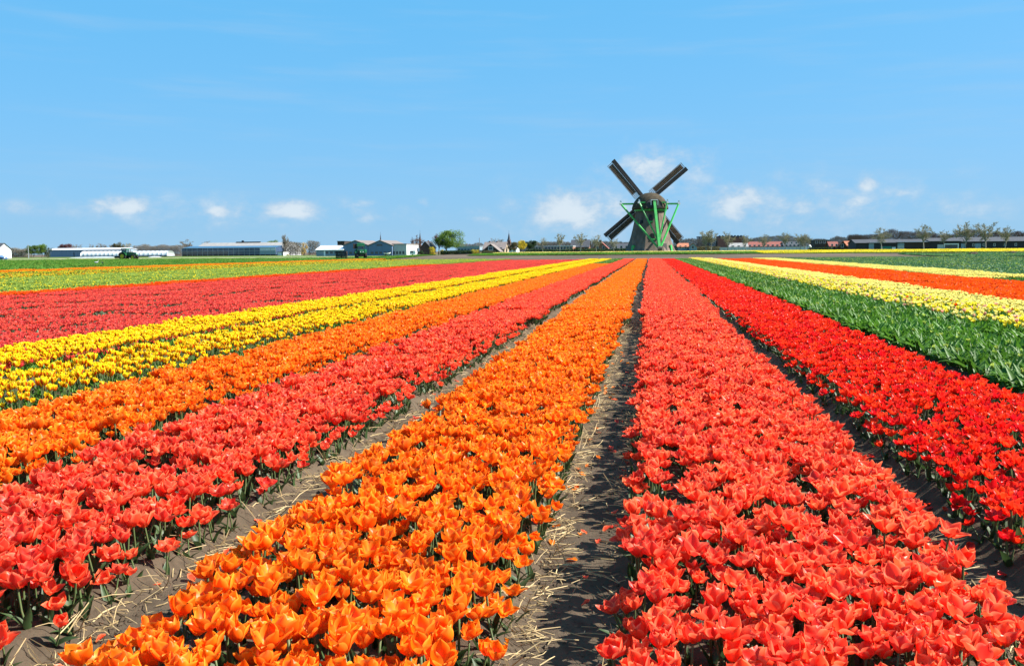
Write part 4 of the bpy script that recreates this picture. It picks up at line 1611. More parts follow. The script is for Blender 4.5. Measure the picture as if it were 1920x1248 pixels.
heap('plastic_sheet_pile', 132, 232, 481.2, 330, M_SHEET, 'long low pile of white plastic sheeting left of the tractor', 'plastic sheeting', 4)
heap('plastic_sheet_pile', 278, 302, 480.2, 335, M_SHEET, 'small white plastic heap right of the tractor', 'plastic sheeting', 5)
heap('soil_heap', 1814, 1836, 471.5, 168, M_DUNG, 'brown soil heap before the yellow strip at the right', 'soil heap', 6)
heap('soil_heap', 1890, 1908, 470.2, 176, M_DUNG, 'dark flat soil heap nearest the right edge', 'soil heap', 7)
mb = MB()
mb.tube([(0, 0, -0.2), (0, 0, zat(53, 458, 300))], [0.14, 0.1], 8)
tag(mb.build('pole', M_METAL, None, (xat(53, 300), 300, 0)), 'thin pale pole beside the round green bushes at the left', 'pole')

# --- the big grey barn with the glasshouse in front
house('grey_barn', 'big grey roofed barn behind the dark glasshouse', 366, 536, 465.5, 455, 430, 20, 'x', M_CONC, M_ROOFG, cat='barn')
bx0, bx1 = xat(341, 412), xat(517, 412)
gh = empty('glasshouse', ((bx0 + bx1) / 2, 412, 0), 0, 'long dark glasshouse in front of the grey barn', 'glasshouse')
gw = (bx1 - bx0) / 2
gzt = zat(430, 464.8, 412)
mb = MB()
mb.box(-gw, gw, 0.3, 8, -0.2, 0.6)
mb.build('plinth', M_DARKW, gh)
NBAY = 18
for i in range(NBAY):
    xa, xb = -gw + 2 * gw * i / NBAY, -gw + 2 * gw * (i + 1) / NBAY
    light = i >= NBAY - 3
    for (za, zb, m_) in ((0.6, gzt * 0.62, M_CLADG if light else (M_GLASSB if i > 8 else M_GLASSD)), (gzt * 0.62, gzt, M_FILM if light else M_GLASSB)):
        mb = MB()
        mb.box(xa + 0.05, xb - 0.05, 0, 0.05, za + 0.04, zb - 0.04)
        mb.build('pane', m_, gh)
    mb = MB()
    mb.box(xa - 0.05, xa + 0.05, -0.04, 0.09, -0.2, gzt)
    mb.build('mullion', M_METAL, gh)
mb = MB()
mb.box(-gw, gw, -0.06, 0.11, gzt * 0.62 - 0.05, gzt * 0.62 + 0.03)
mb.box(-gw, gw, -0.06, 0.11, gzt, gzt + 0.12)
mb.build('rail', M_METAL, gh)
mb = MB()
mb.add([(-gw, 0.06, gzt + 0.02), (gw, 0.06, gzt + 0.02), (gw, 8, gzt + 1.0), (-gw, 8, gzt + 1.0)], [(0, 1, 2, 3)])
mb.add([(-gw, 0.06, gzt - 0.1), (gw, 0.06, gzt - 0.1), (gw, 8, gzt + 0.9), (-gw, 8, gzt + 0.9)], [(3, 2, 1, 0)])
mb.add([(gw, 0.1, -0.2), (gw, 8, -0.2), (gw, 8, gzt + 0.9), (gw, 0.1, gzt - 0.1)], [(0, 1, 2, 3)])
mb.add([(-gw, 0.1, -0.2), (-gw, 8, -0.2), (-gw, 8, gzt + 0.9), (-gw, 0.1, gzt - 0.1)], [(3, 2, 1, 0)])
mb.build('glass_roof', M_GLASSB, gh)
flat_block('white_annex', 'small white annex at the right end of the glasshouse', 517.5, 531, 473, 414, 6, M_CLADW, [(0.78, 0.95, 0, 2.1)], 'annex', M_ROOFG)
mb = MB()
mb.box(-6.5, 6.5, 0, 1.2, 0, 0.45)
mb.box(-3.6, -2.6, 0.2, 1.0, 0.45, 1.1)
o = mb.build('ridge_vent', M_DARKW, bpy.data.objects['grey_barn'], (0, 9.4, zat(450, 455, 430) + 0.14))

# --- blue farm shed with two gables
SY = 327
house('low_white_roofed_shed', 'low grey blue shed with white roof beside the blue gabled shed', 593, 643, 468.5, 461, SY - 1, 12, 'x', M_CLADG, M_ROOFW,
      wins=row(4, 0.35, 0.95, 0.1, 0.9, 1.7), doors=[(0.28, 0.34, 0, 2.0, M_CLADW)], cat='shed', frame=None)
house('blue_gabled_shed', 'blue shed with brown roof, left of its twin', 643.5, 690, 460, 451, SY, 22, 'y', M_CLADB, M_ROOFB,
      wins=row(5, 0.06, 0.9, 0.12, 0.7, 1.5), cat='shed', frame=None)
house('blue_gabled_shed', 'blue shed with brown roof and dark gable window, right of its twin', 690.5, 735, 460, 451, SY, 22, 'y', M_CLADB, M_ROOFB,
      wins=row(5, 0.1, 0.95, 0.12, 0.7, 1.5) + [(0.36, 0.6, 3.6, 4.3)], cat='shed', frame=None)
flat_block('white_wing', 'white walled wing at the right end of the blue sheds', 735.5, 762, 458.3, SY + 1.5, 18, M_CONC, row(4, 0.05, 0.85, 0.14, 0.5, 1.6), 'shed', M_ROOFB)
flat_block('dark_block', 'dark flat roofed block rising behind the white roofed shed', 633, 646, 453, SY + 30, 8, M_DARKB, (), 'building')


def spire(px, py_tip, py_base, wpx, Y, label, tower_px=None):
    x = xat(px, Y)
    z0 = gzf(x, Y)
    zt, zb = zat(px, py_tip, Y) - z0, zat(px, py_base, Y) - z0
    r = wpx / 2 * mpp(Y)
    t = empty('church_tower', (x, Y, z0), 0, label, 'church tower')
    mb = MB()
    mb.lathe([(r * 1.25, zb), (r * 0.8, zb + (zt - zb) * .25), (r * 0.06, zt)], 8, a0=R(22.5))
    mb.build('spire', M_TILED, t)
    mb = MB()
    mb.box(-r, r, -r, r, -0.3, zb)
    w = mb.build('wall', M_BRICK, t)
    for s in (-0.4, 0.4):
        mb = MB()
        mb.box(s * r - r * .18, s * r + r * .18, -r - 0.06, -r + 0.05, zb * .72, zb * .9)
        mb.build('louvre', M_DARKW, w)
    mb = MB()
    mb.tube([(0, 0, zt - 0.1), (0, 0, zt + 1.2)], 0.06, 5)
    mb.build('finial', M_BLACK, t)


spire(714, 438, 452, 3.2, 620, 'thin grey spire rising behind the blue sheds')
spire(788, 435, 448, 3.4, 600, 'thin grey spire above the brown bare tree')
spire(954.5, 436, 451, 6.0, 520, 'dark church spire beside the yellow blossoming tree')

# --- caravan, boat, post
def caravan(px0, px1, py_t, Y):
    x0, x1 = xat(px0, Y), xat(px1, Y)
    h = (x1 - x0) / 2
    zt = zat((px0 + px1) / 2, py_t, Y)
    t = empty('caravan', ((x0 + x1) / 2, Y, 0), 0, 'small white caravan parked right of the blue sheds', 'caravan')
    mb = MB()
    mb.prism([(-h, 0.45), (h * 0.9, 0.45), (h, 0.9), (h * 0.96, zt - 0.3), (h * 0.8, zt), (-h * 0.8, zt), (-h * 0.97, zt - 0.35)], 0, 2.1)
    mb.build('body', M_WHITE, t)
    panel('window', M_GLASSD, t, -h * 0.75, h * 0.15, 1.0, 1.55, 0, 0.03)
    for s in (-0.1,):
        mb = MB()
        mb.lathe([(0.1, -0.1), (0.32, -0.1), (0.32, 0.1), (0.1, 0.1)], 14, (s, 0.12, 0.32), 'y')
        mb.build('wheel', M_RUBBER, t)
    mb = MB()
    mb.bar((h * 0.9, 1.05, 0.42), (h + 0.9, 1.05, 0.42), 0.1)
    mb.bar((h + 0.6, 1.05, 0.42), (h + 0.6, 1.05, 0.0), 0.07)
    mb.build('drawbar', M_METAL, t)


caravan(768, 779.5, 470, 318)
bt = empty('boat', (xat(726, 315), 315, 0), 0, 'white boat on a trailer in front of the blue sheds', 'boat')
mb = MB()
vs, fs = [], []
for i, (x, w, zk, zg) in enumerate(((-1.2, .55, .55, 1.0), (-0.6, .7, .45, .98), (0.2, .7, .42, 1.0), (0.8, .45, .5, 1.1), (1.3, .04, .8, 1.25))):
    vs += [(x, 0, zk), (x, -w, zk + .28), (x, -w * 1.1, zg), (x, w * 1.1, zg), (x, w, zk + .28)]
for i in range(4):
    for j in range(5):
        fs.append((i * 5 + j, i * 5 + (j + 1) % 5, (i + 1) * 5 + (j + 1) % 5, (i + 1) * 5 + j))
fs += [(4, 3, 2, 1, 0), (20, 21, 22, 23, 24)]
mb.add(vs, fs)
mb.build('hull', M_WHITE, bt)
mb = MB()
mb.lathe([(0.06, -0.08), (0.28, -0.08), (0.28, 0.08), (0.06, 0.08)], 12, (-0.3, -0.75, 0.28), 'y')
mb.bar((-1.2, -.7, .4), (1.9, 0, .4), .08)
mb.build('trailer', M_BLACK, bt)
mb = MB()
mb.tube([(0, 0, -0.2), (0, 0, 2.6)], [0.07, 0.06], 6)
tag(mb.build('post', M_BARK, None, (xat(735, 300), 300, 0)), 'thin dark post in front of the white wing', 'post')

# --- houses of the village
house('dark_gabled_house', 'dark gabled house half hidden between the bare tree and the green tree', 789, 806, 463, 453, 345, 10, 'y', M_DARKB, M_TILED, chimneys=[(.5, .5, .5)])
flat_block('grey_glasshouse', 'low blue grey glasshouse behind the hedge', 858, 899, 462.5, 380, 14, M_CLADG, row(7, 0.02, 0.98, 0.1, 1.2, 2.4), 'glasshouse', M_METAL, None, M_GLASSB)
hm_ = house('brown_roofed_house', 'large house with long brown roof and pale gable end', 906, 946, 467, 454, 330, 10, 'x', M_BRICKP, M_ROOFB, wins=row(3, .3, .9, .12, 1.0, 2.2), chimneys=[(.2, .6, .5), (.55, .6, .5)])
house('dark_fronted_house', 'low house with dark gable front and white window', 904, 936, 471, 458, 322, 7, 'y', M_DARKB, M_ROOFB, wins=[(.38, .62, 1.4, 2.5)])
house('white_cottage', 'white cottage with dark roof below the church spire', 946, 968, 466, 460, 345, 8, 'x', M_CLADW, M_TILED, wins=row(3, .1, .9, .16, .9, 2.0))
flat_block('brick_school', 'long low flat roofed brick building left of the windmill', 1003, 1074, 462.5, 345, 12, M_BRICK, row(12, .02, .98, .055, 1.0, 2.4), 'building', M_CONC, M_WHITE)
house('steep_roofed_house', 'house with steep dark blue roof behind the brick building', 1071, 1104, 463, 450, 365, 9, 'x', M_BRICK, M_TILED, wins=row(3, .1, .9, .12, 1, 2.2), chimneys=[(.8, .6, .5)])
house('red_roofed_house', 'house with red brown roof and pale gable left of the mill', 1112, 1139, 465, 452.5, 355, 9, 'y', M_BRICK, M_TILER, wins=[(.2, .35, 1, 2.2), (.65, .8, 1, 2.2), (.42, .58, 3.6, 4.6)], chimneys=[(.5, .5, .6)])
house('dark_roofed_house', 'dark roofed house close beside the mill on its left', 1150, 1180, 466, 457, 350, 9, 'x', M_BRICK, M_TILED, wins=row(3, .1, .9, .14, 1, 2.2))
house('orange_roofed_house', 'small house with orange roof just right of the mill', 1271, 1290, 463, 456.5, 340, 8, 'x', M_CLADG, M_TILEO, wins=row(2, .15, .85, .18, .9, 2))
house('orange_roofed_house', 'second small orange roofed house right of the mill', 1291.5, 1307, 463, 456, 338, 8, 'y', M_CLADG, M_TILEO, wins=[(.35, .62, .9, 2)])
flat_block('brick_block', 'flat roofed brick block behind the roadside trees', 1346, 1392, 443.5, 460, 14, M_BRICK, row(8, .03, .97, .07, 6.2, 7.4), 'building', M_DARKW)
flat_block('grey_block', 'grey flat block low behind the bare trees right of mill', 1308, 1330, 444, 480, 12, M_CONC, row(4, .1, .9, .12, 6, 7.2), 'building', M_CONC)
house('brown_long_house', 'long dark brown terrace behind the white glasshouse', 1402, 1470, 462, 453.5, 390, 10, 'x', M_DARKB, M_TILER, wins=row(8, .03, .97, .06, 1, 2.3))
house('dark_long_house', 'dark terrace with white upper windows behind the white glasshouse', 1470.5, 1508, 462, 453.5, 388, 10, 'x', M_DARKB, M_TILED, wins=row(5, .05, .95, .1, 1, 2.3) + row(4, .1, .85, .07, 2.7, 3.3))
house('grey_roofed_shed', 'shed with pale grey roof behind the left end of white glasshouse', 1368, 1402, 463, 456, 385, 9, 'x', M_CONC, M_ROOFG, wins=row(3, .1, .9, .14, .9, 2), cat='shed')
# long low white glasshouse
gx0, gx1, GYY = xat(1351, 300), xat(1514, 300), 300
lg = empty('low_glasshouse', ((gx0 + gx1) / 2, GYY, gzf(20, GYY)), 0, 'long low whitewashed glasshouse right of the mill', 'glasshouse')
gh_ = zat(1430, 463.8, GYY) - gzf(20, GYY)
hw = (gx1 - gx0) / 2
for i in range(24):
    xa, xb = -hw + 2 * hw * i / 24, -hw + 2 * hw * (i + 1) / 24
    mb = MB()
    mb.box(xa + 0.03, xb - 0.03, 0, 0.05, 0.0, gh_)
    mb.build('pane', M_FILM, lg)
    mb = MB()
    mb.box(xa - 0.04, xa + 0.04, -0.03, 0.07, -0.2, gh_)
    mb.build('mullion', M_METAL, lg)
mb = MB()
mb.prism([(-hw, gh_ + 0.002), (hw, gh_ + 0.002), (hw, gh_ + 0.1), (-hw, gh_ + 0.1)], 0, 5)
mb.box(-hw, hw, 4.9, 5, -0.2, gh_)
mb.build('roof', M_FILM, lg)
# --- houses and black barns at the right
house('orange_roofed_house', 'orange roofed house left end of the right hand village row', 1556, 1572, 462, 453.5, 350, 8, 'x', M_DARKB, M_TILER, wins=row(2, .15, .85, .2, 1, 2.2))
house('orange_roofed_house', 'orange roofed house in the middle of the right hand row', 1572.5, 1587, 461, 452.5, 350, 8, 'y', M_DARKB, M_TILEO, wins=[(.3, .6, 1, 2.2)])
house('orange_roofed_house', 'orange roofed house next to the black barn', 1587.5, 1604, 461, 452.5, 350, 8, 'x', M_DARKB, M_TILEO, wins=row(2, .15, .85, .2, 1, 2.2))
flat_block('dark_flat_house', 'dark flat roofed house above the orange roofs', 1527, 1556, 451, 365, 10, M_DARKB, row(4, .05, .95, .14, 2.6, 3.6), 'house', M_TILED, M_WHITE)
BY = 330
house('black_barn', 'black barn with low grey roof nearest the orange roofed houses', 1604.5, 1627, 456, 449.5, BY, 12, 'x', M_DARKW, M_TILED, cat='barn')
house('black_barn', 'black barn with teal panel and white eaves board', 1627.5, 1682, 455.5, 449, BY, 12, 'x', M_DARKW, M_TILED,
      doors=[(.02, .2, 0, 2.4, M_CLADG), (.42, .8, 0, 1.15, M_TEAL), (.06, .58, 2.42, 2.62, M_WHITE), (.82, .95, 0, .9, M_CLADW)], cat='barn')
house('black_barn', 'dark brick barn with pale doors and long white eaves board', 1682.5, 1742, 454.5, 449, BY, 12, 'x', M_DARKB, M_TILED,
      doors=[(.0, .21, 0, 1.35, M_CONC), (.0, .21, 1.36, 2.3, M_CLADG), (.0, .2, 2.5, 2.72, M_WHITE), (.22, .97, 2.5, 2.72, M_WHITE)], cat='barn')
house('black_barn', 'black barn with wide white framed window front', 1742.5, 1800, 452.5, 446.5, BY, 13, 'x', M_DARKW, M_TILED,
      wins=[(.5, .92, .15, 1.6)], doors=[(.26, .48, 0, 1.65, M_CONC)], cat='barn')
house('black_barn', 'longest black barn with small square windows reaching the right edge', 1800.5, 1990, 452.5, 444.5, BY, 14, 'x', M_DARKW, M_TILED,
      wins=row(9, .12, .98, .018, 1.0, 1.8), doors=[(.005, .055, 0, 1.9, M_CLADG), (.145, .205, 0, 1.9, M_CLADG)], cat='barn')

# ------------------------------------------------------------------ planting of the background
tree(62, 459, 345, 'mid', 'round olive green tree at far left beside the pole', 2, 1.25)
tree(78, 456, 350, 'green', 'fresh green tree left of the long shed', 3, 1.0)
bush(82, 97, 461, 348, M_FOLD, 'dark evergreen bush at the left end of the long shed', 4)
tree(124, 455.5, 480, 'copper', 'round copper leaved tree behind the long shed', 3, 1.25, 'copper_tree')
hedge(14, 56, 462, 380, M_TWIG, 'grey bare thicket beside the white house at far left', 1, 4, .4, 'thicket', True, 90)
for px, py, lab in ((140, 457, 'leftmost slim bare tree behind the long shed'), (151, 457, 'second slim bare tree behind the long shed'), (172, 456, 'third slim bare tree behind the long shed'),
                    (188, 454.5, 'tallest slim bare tree behind the long shed'), (198, 457, 'slim bare tree right of the tallest one behind long shed'), (212, 456, 'last slim bare tree behind the long shed')):
    tree(px, py, 500, 'bare_grey', lab, int(px) % 3 + 1, .8, group='slim bare trees behind the long shed')
tree(222, 453, 470, 'olive', 'left of two olive brown trees above the tractor', 4, 1.0)
tree(241, 454, 470, 'bare', 'right of two olive brown trees above the tractor', 2, 1.3)
hedge(255, 345, 451, 470, M_TWIG, 'dark bare thicket between tunnels and glasshouse', 5, 6, .5, 'thicket', True, 110)
tree(350, 447, 480, 'bare_grey', 'bare spreading tree left of the grey barn', 4, 1.1)
tree(388, 450, 500, 'bare_grey', 'low bare tree above the left end of barn roof', 2, 1.3)
tree(512, 449, 520, 'green', 'green tree top showing over the barn ridge', 5, 1.2)
tree(534, 436, 420, 'bare_grey', 'tall thin bare tree at the right end of the barn', 1, .7)
hedge(532, 564, 447, 425, M_TWIG, 'bare grey thicket between barn and golden willow', 7, 5, .35, 'thicket', True, 110)
bush(534, 543, 475.5, 400, M_FOLY, 'small yellow green bush at the corner of the barn', 3)
bush(559, 581, 453, 395, M_TWIGG, 'upright golden brown willow bush', 8, 'willow_bush')
hedge(578, 598, 447, 430, M_TWIG, 'bare grey thicket left of the white roofed shed', 9, 5, .35, 'thicket', True, 110)
tree(783, 439, 350, 'bare_red', 'broad red brown bare tree beside the caravan', 3, 1.35)
tree(822, 436, 352, 'bare_red', 'bare brown half of the tall tree group', 2, 1.1)
tree(839, 429.5, 350, 'green', 'tall spring green tree left of the village', 1, 1.45)
bush(780, 800, 468, 335, M_FOLD, 'dark bush beside the caravan', 5)
bush(804, 820, 461, 325, M_FOLY, 'bright yellow blossoming bush under the green tree', 2, 'forsythia_bush')
bush(821, 836, 467, 328, M_FOLY, 'smaller yellow bush right of the bright yellow one', 6, 'forsythia_bush')
hedge(826, 912, 468.5, 322, M_FOLD, 'dark clipped hedge in front of the grey glasshouse', 11, 2, .15, 'hedge', False, 60)
bush(884, 899, 466.5, 318, M_FOLY, 'yellow bush at the right end of the dark hedge', 9, 'forsythia_bush')
bush(900, 934, 468, 316, M_FOLO, 'olive yellow bushes before the dark fronted house', 10)
mb = MB()
mb.tube([(0, 0, -0.2), (0, 0, zat(899, 446, 315) - gzf(-60, 315))], [0.12, 0.08], 6)
tag(mb.build('pole', M_BARK, None, (xat(899, 315), 315, gzf(xat(899, 315), 315))), 'tall dark pole at the left corner of the brown roofed house', 'pole')
tree(932, 445, 420, 'bare_grey', 'bare tree behind the brown roofed house', 3, 1.2)
tree(963, 453, 335, 'olive', 'left yellow green tree beside the church spire', 6, 1.3)
tree(978, 449, 330, 'yellow', 'tall yellow blossoming tree right of the church spire', 2, 1.1, cat='bush')
tree(997, 450, 400, 'dark', 'dark evergreen tree at the left of the brick building', 4, 1.3)
hedge(985, 1185, 465, 325, M_FOLD, 'dark low hedge and scrub between brick building and mill', 13, 3, .4, 'hedge', False, 40)
hedge(965, 1190, 447, 450, M_TWIG, 'grey far belt of bare trees left of the mill', 15, 8, .45, 'tree_belt', True, 120)
for px, py, sd, lab in ((1018, 444, 1, 'bare tree at the left end of the brick building'), (1050, 435, 2, 'bare tree before the middle of the brick building'),
                        (1088, 433, 3, 'large bare tree before the steep roofed house'), (1118, 438, 4, 'bare tree before the red roofed house'), (1151, 446, 5, 'bare tree close by the left lower sail')):
    tree(px, py, 318, 'bare', lab, sd, 1.0, group='bare trees left of the mill')
bush(1104, 1114, 464, 322, M_FOLM, 'round green bush beside the red roofed house', 4)
hedge(1258, 1350, 459, 345, M_FOLO, 'olive scrub right of the mill', 17, 4, .5, 'hedge', False, 40)
hedge(1262, 1620, 438, 470, M_TWIG, 'grey far belt of bare trees right of the mill', 19, 8, .45, 'tree_belt', True, 130)
for px, py, sd, lab in ((1324, 430, 5, 'narrow bare tree nearest the mill on its right'), (1333, 428.5, 2, 'taller narrow bare tree right of the mill'), (1364, 432, 1, 'bare tree before the dark brick block'),
                        (1398, 437, 3, 'bare tree at the left half of the white glasshouse'), (1434, 437, 4, 'second bare tree along the white glasshouse'), (1472, 433, 2, 'widest bare tree along the white glasshouse'),
                        (1500, 436, 5, 'left of the pair of bare trees ending the white glasshouse'), (1510, 437, 1, 'right of the pair of bare trees ending the white glasshouse')):
    tree(px, py, 296, 'bare', lab, sd, 1.05, group='bare trees along the white glasshouse')
hedge(1590, 1935, 425, 420, M_TWIGR, 'brown belt of bare trees behind the black barns', 23, 8, .5, 'tree_belt', True, 150)
for px, py, sd, lab in ((1653, 424, 4, 'bare tree in front of the teal panel'), (1732, 418, 2, 'bare tree before the dark brick barn'), (1770, 428, 3, 'smaller bare tree before the wide barn window'),
                        (1808, 413.5, 1, 'tall bare tree, left of the tallest pair'), (1848, 413.5, 5, 'tall bare tree, right of the tallest pair'), (1884, 420, 3, 'bare tree nearest the right edge')):
    tree(px, py, 312, 'bare', lab, sd, 1.0 + 0.12 * (sd % 3), group='bare trees before the black barns')

hedge(856, 905, 451, 460, M_TWIG, 'grey far belt of bare trees above the grey glasshouse', 31, 6, .5, 'tree_belt', True, 90)
hedge(1515, 1560, 463, 335, M_FOLD, 'dark scrub behind the bending person', 33, 3, .4, 'hedge', False, 50)
hedge(95, 165, 460, 520, M_TWIG, 'pale far belt of bare trees behind the left end of long shed', 35, 6, .5, 'tree_belt', True, 30)

# ------------------------------------------------------------------ tractors, crates, car, birds, person


def wheel(parent, x, y, r, w, name='wheel'):
    mb = MB()
    mb.lathe([(r * 0.6, -w / 2), (r * 0.95, -w / 2), (r, -w * 0.3), (r, w * 0.3), (r * 0.95, w / 2), (r * 0.6, w / 2)], 22, (x, y, r), 'y', caps=False)
    for k in range(18):
        a = 2 * math.pi * k / 18
        for s in (-1, 1):
            c0 = Vector((x + math.cos(a) * r, y + s * w * 0.22, r + math.sin(a) * r))
            mb.bar(c0 - Vector((0, s * w * .2, 0)), c0 + Vector((math.cos(a + .2) * 0.02, s * w * .2, 0)), 0.06, 0.05, (math.cos(a), 0, math.sin(a)))
    t = mb.build('wheel', M_RUBBER, parent)
    mb = MB()
    mb.lathe([(0.08, -w * .2), (r * .3, -w * .28), (r * .5, -w * .2), (r * .61, -w * .42), (r * .61, w * .42), (r * .5, w * .2), (0.08, w * .2)], 20, (x, y, r), 'y')
    mb.build('rim', M_JYELLOW, t)
    return t


def tractor(x, y, rz, label, implement=True, tall=1.0):
    """row-crop tractor, nose along +x"""
    t = empty('tractor', (x, y, gzf(x, y)), rz, label, 'tractor')
    for s in (-1, 1):
        wheel(t, -1.15, s * 0.85, 0.88, 0.5)
        wheel(t, 1.45, s * 0.8, 0.62, 0.38)
    mb = MB()
    mb.prism([(-0.3, 1.0), (2.0, 0.95), (2.15, 1.15), (2.1, 1.62), (1.5, 1.78), (-0.3, 1.86)], -0.38, 0.38)
    mb.build('hood', M_JGREEN, t)
    mb = MB()
    mb.box(-1.5, 1.9, -0.28, 0.28, 0.55, 1.0)
    mb.box(1.9, 2.35, -0.35, 0.35, 0.6, 0.95)
    mb.bar((1.45, -0.7, 0.62), (1.45, 0.7, 0.62), 0.16)
    mb.bar((-1.15, -0.75, 0.88), (-1.15, 0.75, 0.88), 0.24)
    mb.build('chassis', M_BLACK, t)
    for s in (-1, 1):
        mb = MB()
        pts = [(-1.15 + math.cos(a) * 1.02, s * 0.85, 0.88 + math.sin(a) * 1.02) for a in np.linspace(R(15), R(160), 9)]
        for p, q in zip(pts, pts[1:]):
            mb.bar(p, q, 0.56, 0.05, (p[0] + 1.15, 0, p[2] - 0.88))
        mb.build('fender', M_JGREEN, t)
        mb = MB()
        mb.lathe([(0.02, 0), (0.09, 0), (0.09, 0.05), (0.02, 0.05)], 10, (2.12, s * 0.25, 1.42), 'x')
        mb.build('headlight', M_WHITE, t)
    mb = MB()
    for xa in (-1.45, -0.25):
        for s in (-1, 1):
            mb.bar((xa, s * 0.68, 1.15), (xa + (0.1 if xa < -1 else -0.05), s * 0.66, 2.55), 0.09)
    mb.box(-1.4, -0.3, -0.66, 0.66, 1.02, 1.25)
    cabf = mb.build('cab', M_JGREEN, t)
    mb = MB()
    mb.box(-1.38, -0.3, -0.67, -0.64, 1.26, 2.5)
    mb.box(-1.38, -0.3, 0.64, 0.67, 1.26, 2.5)
    mb.box(-0.31, -0.28, -0.6, 0.6, 1.26, 2.5)
    mb.box(-1.42, -1.39, -0.6, 0.6, 1.26, 2.5)
    mb.build('glass', M_CABGLASS, cabf)
    mb = MB()
    mb.prism([(-1.62, 2.55), (-0.08, 2.55), (-0.12, 2.7), (-0.3, 2.78), (-1.45, 2.78), (-1.6, 2.7)], -0.78, 0.78)
    mb.build('roof', M_JGREEN, cabf)
    mb = MB()
    mb.box(-1.0, -0.6, -0.25, 0.25, 1.25, 1.4)
    mb.box(-1.12, -1.0, -0.25, 0.25, 1.3, 1.95)
    mb.build('seat', M_BLACK, cabf)
    mb = MB()
    mb.tube([(0.35, 0.3, 1.7), (0.35, 0.3, 2.5), (0.28, 0.3, 2.62)], 0.05, 8)
    mb.build('exhaust', M_BLACK, t)
    if implement:
        mb = MB()
        mb.bar((-1.6, -0.4, 0.7), (-2.5, -0.5, 0.75), 0.1)
        mb.bar((-1.6, 0.4, 0.7), (-2.5, 0.5, 0.75), 0.1)
        mb.box(-3.0, -2.4, -1.3, 1.3, 0.5, 0.85)
        for k in range(7):
            mb.bar((-2.75, -1.2 + k * 0.4, 0.55), (-2.95, -1.2 + k * 0.4, 0.08), 0.07)
        mb.build('implement', M_BLACK, t)
    return t


TY = 206
tractor(xat(241, TY), TY, R(2), 'green tractor with yellow wheels on the track at the left')
T2 = 170
t2 = tractor(xat(677, T2), T2, R(-68), 'tall green tractor carrying a box in front of the blue sheds', False)
mb = MB()
for s in (-0.55, 0.55):
    mb.bar((-1.8, s, 0.5), (-1.8, s, 3.2), 0.13)
mb.bar((-1.8, -0.55, 3.15), (-1.8, 0.55, 3.15), 0.12)
mb.bar((-1.8, -0.55, 1.9), (-1.8, 0.55, 1.9), 0.12)
mb.bar((-1.5, 0, 0.8), (-1.8, 0, 0.8), 0.3)
mb.build('lift_mast', M_BLACK, t2)
mb = MB()
mb.box(-2.9, -1.88, -1.35, -0.1, 2.05, 3.0)
mb.build('raised_box', M_CRATE, t2)
mb = MB()
mb.prism([(-1.6, 2.82), (-0.2, 2.82), (-0.25, 3.0), (-0.5, 3.12), (-1.3, 3.12), (-1.55, 3.0)], -0.7, 0.7)
mb.build('roof_hood', M_JGREEN, t2)


def crate_mesh(m):
    mb = MB()
    w, d, h = 0.62, 0.55, 0.5
    for k in range(4):
        z = 0.03 + k * 0.122
        mb.box(-w, w, -d, -d + 0.04, z, z + 0.105)
        mb.box(-w, w, d - 0.04, d, z, z + 0.105)
        mb.box(-w, -w + 0.04, -d + 0.041, d - 0.041, z, z + 0.105)
        mb.box(w - 0.04, w, -d + 0.041, d - 0.041, z, z + 0.105)
    for sx in (-1, 1):
        for sy in (-1, 1):
            mb.box(sx * (w - 0.09) - 0.045, sx * (w - 0.09) + 0.045, sy * (d - 0.09) - 0.045, sy * (d - 0.09) + 0.045, 0, 0.53)
    mb.box(-w + 0.05, w - 0.05, -d + 0.05, d - 0.05, 0.02, 0.06)
    return mb.mesh('crate', m)


CY = 172
for px, m_, nmn in ((636.5, M_CRATEB, 'black'), (643.8, M_CRATE, 'brown')):
    cmh = crate_mesh(m_)
    for k, lv in enumerate(('bottom', 'middle', 'top')):
        x = xat(px, CY)
        o = obj('crate', cmh, None, (x, CY, gzf(x, CY) + 0.535 * k), (0, 0, R(3 * k - 3)))
        tag(o, '%s slatted crate, %s of its stack beside the low shed' % (nmn, lv), 'crate', 'crates stacked left of the tall tractor')

# blue car at the left edge
KY = 204
ck = empty('parked_car', (xat(-4, KY), KY, 0), 0, 'silver blue car cut by the left edge of the picture', 'car')
mb = MB()
body = [(-2.1, .35), (2.1, .35), (2.2, .6), (2.1, .82), (1.15, .98), (.5, 1.42), (-1.3, 1.46), (-2.0, 1.0), (-2.18, .7)]
mb.prism(body, -0.8, 0.8)
mb.build('body', M_CARBLUE, ck)
for s in (-1, 1):
    mb = MB()
    mb.prism([(-1.5, 1.0), (1.0, 1.0), (.45, 1.36), (-1.2, 1.39)], s * 0.815 - 0.012, s * 0.815 + 0.012)
    mb.build('side_window', M_GLASSD, ck)
    for x in (-1.35, 1.35):
        mb = MB()
        mb.lathe([(0.1, -0.1), (0.31, -0.1), (0.33, 0), (0.31, 0.1), (0.1, 0.1)], 18, (x, s * 0.76, 0.33), 'y')
        w_ = mb.build('wheel', M_RUBBER, ck)
        mb = MB()
        mb.lathe([(0.02, -0.11), (0.2, -0.11), (0.2, 0.11), (0.02, 0.11)], 14, (x, s * 0.76, 0.33), 'y')
        mb.build('rim', M_METAL, w_)
    mb = MB()
    mb.box(2.08, 2.19, s * 0.6 - 0.15, s * 0.6 + 0.15, 0.62, 0.76)
    mb.build('headlight', M_WHITE, ck)


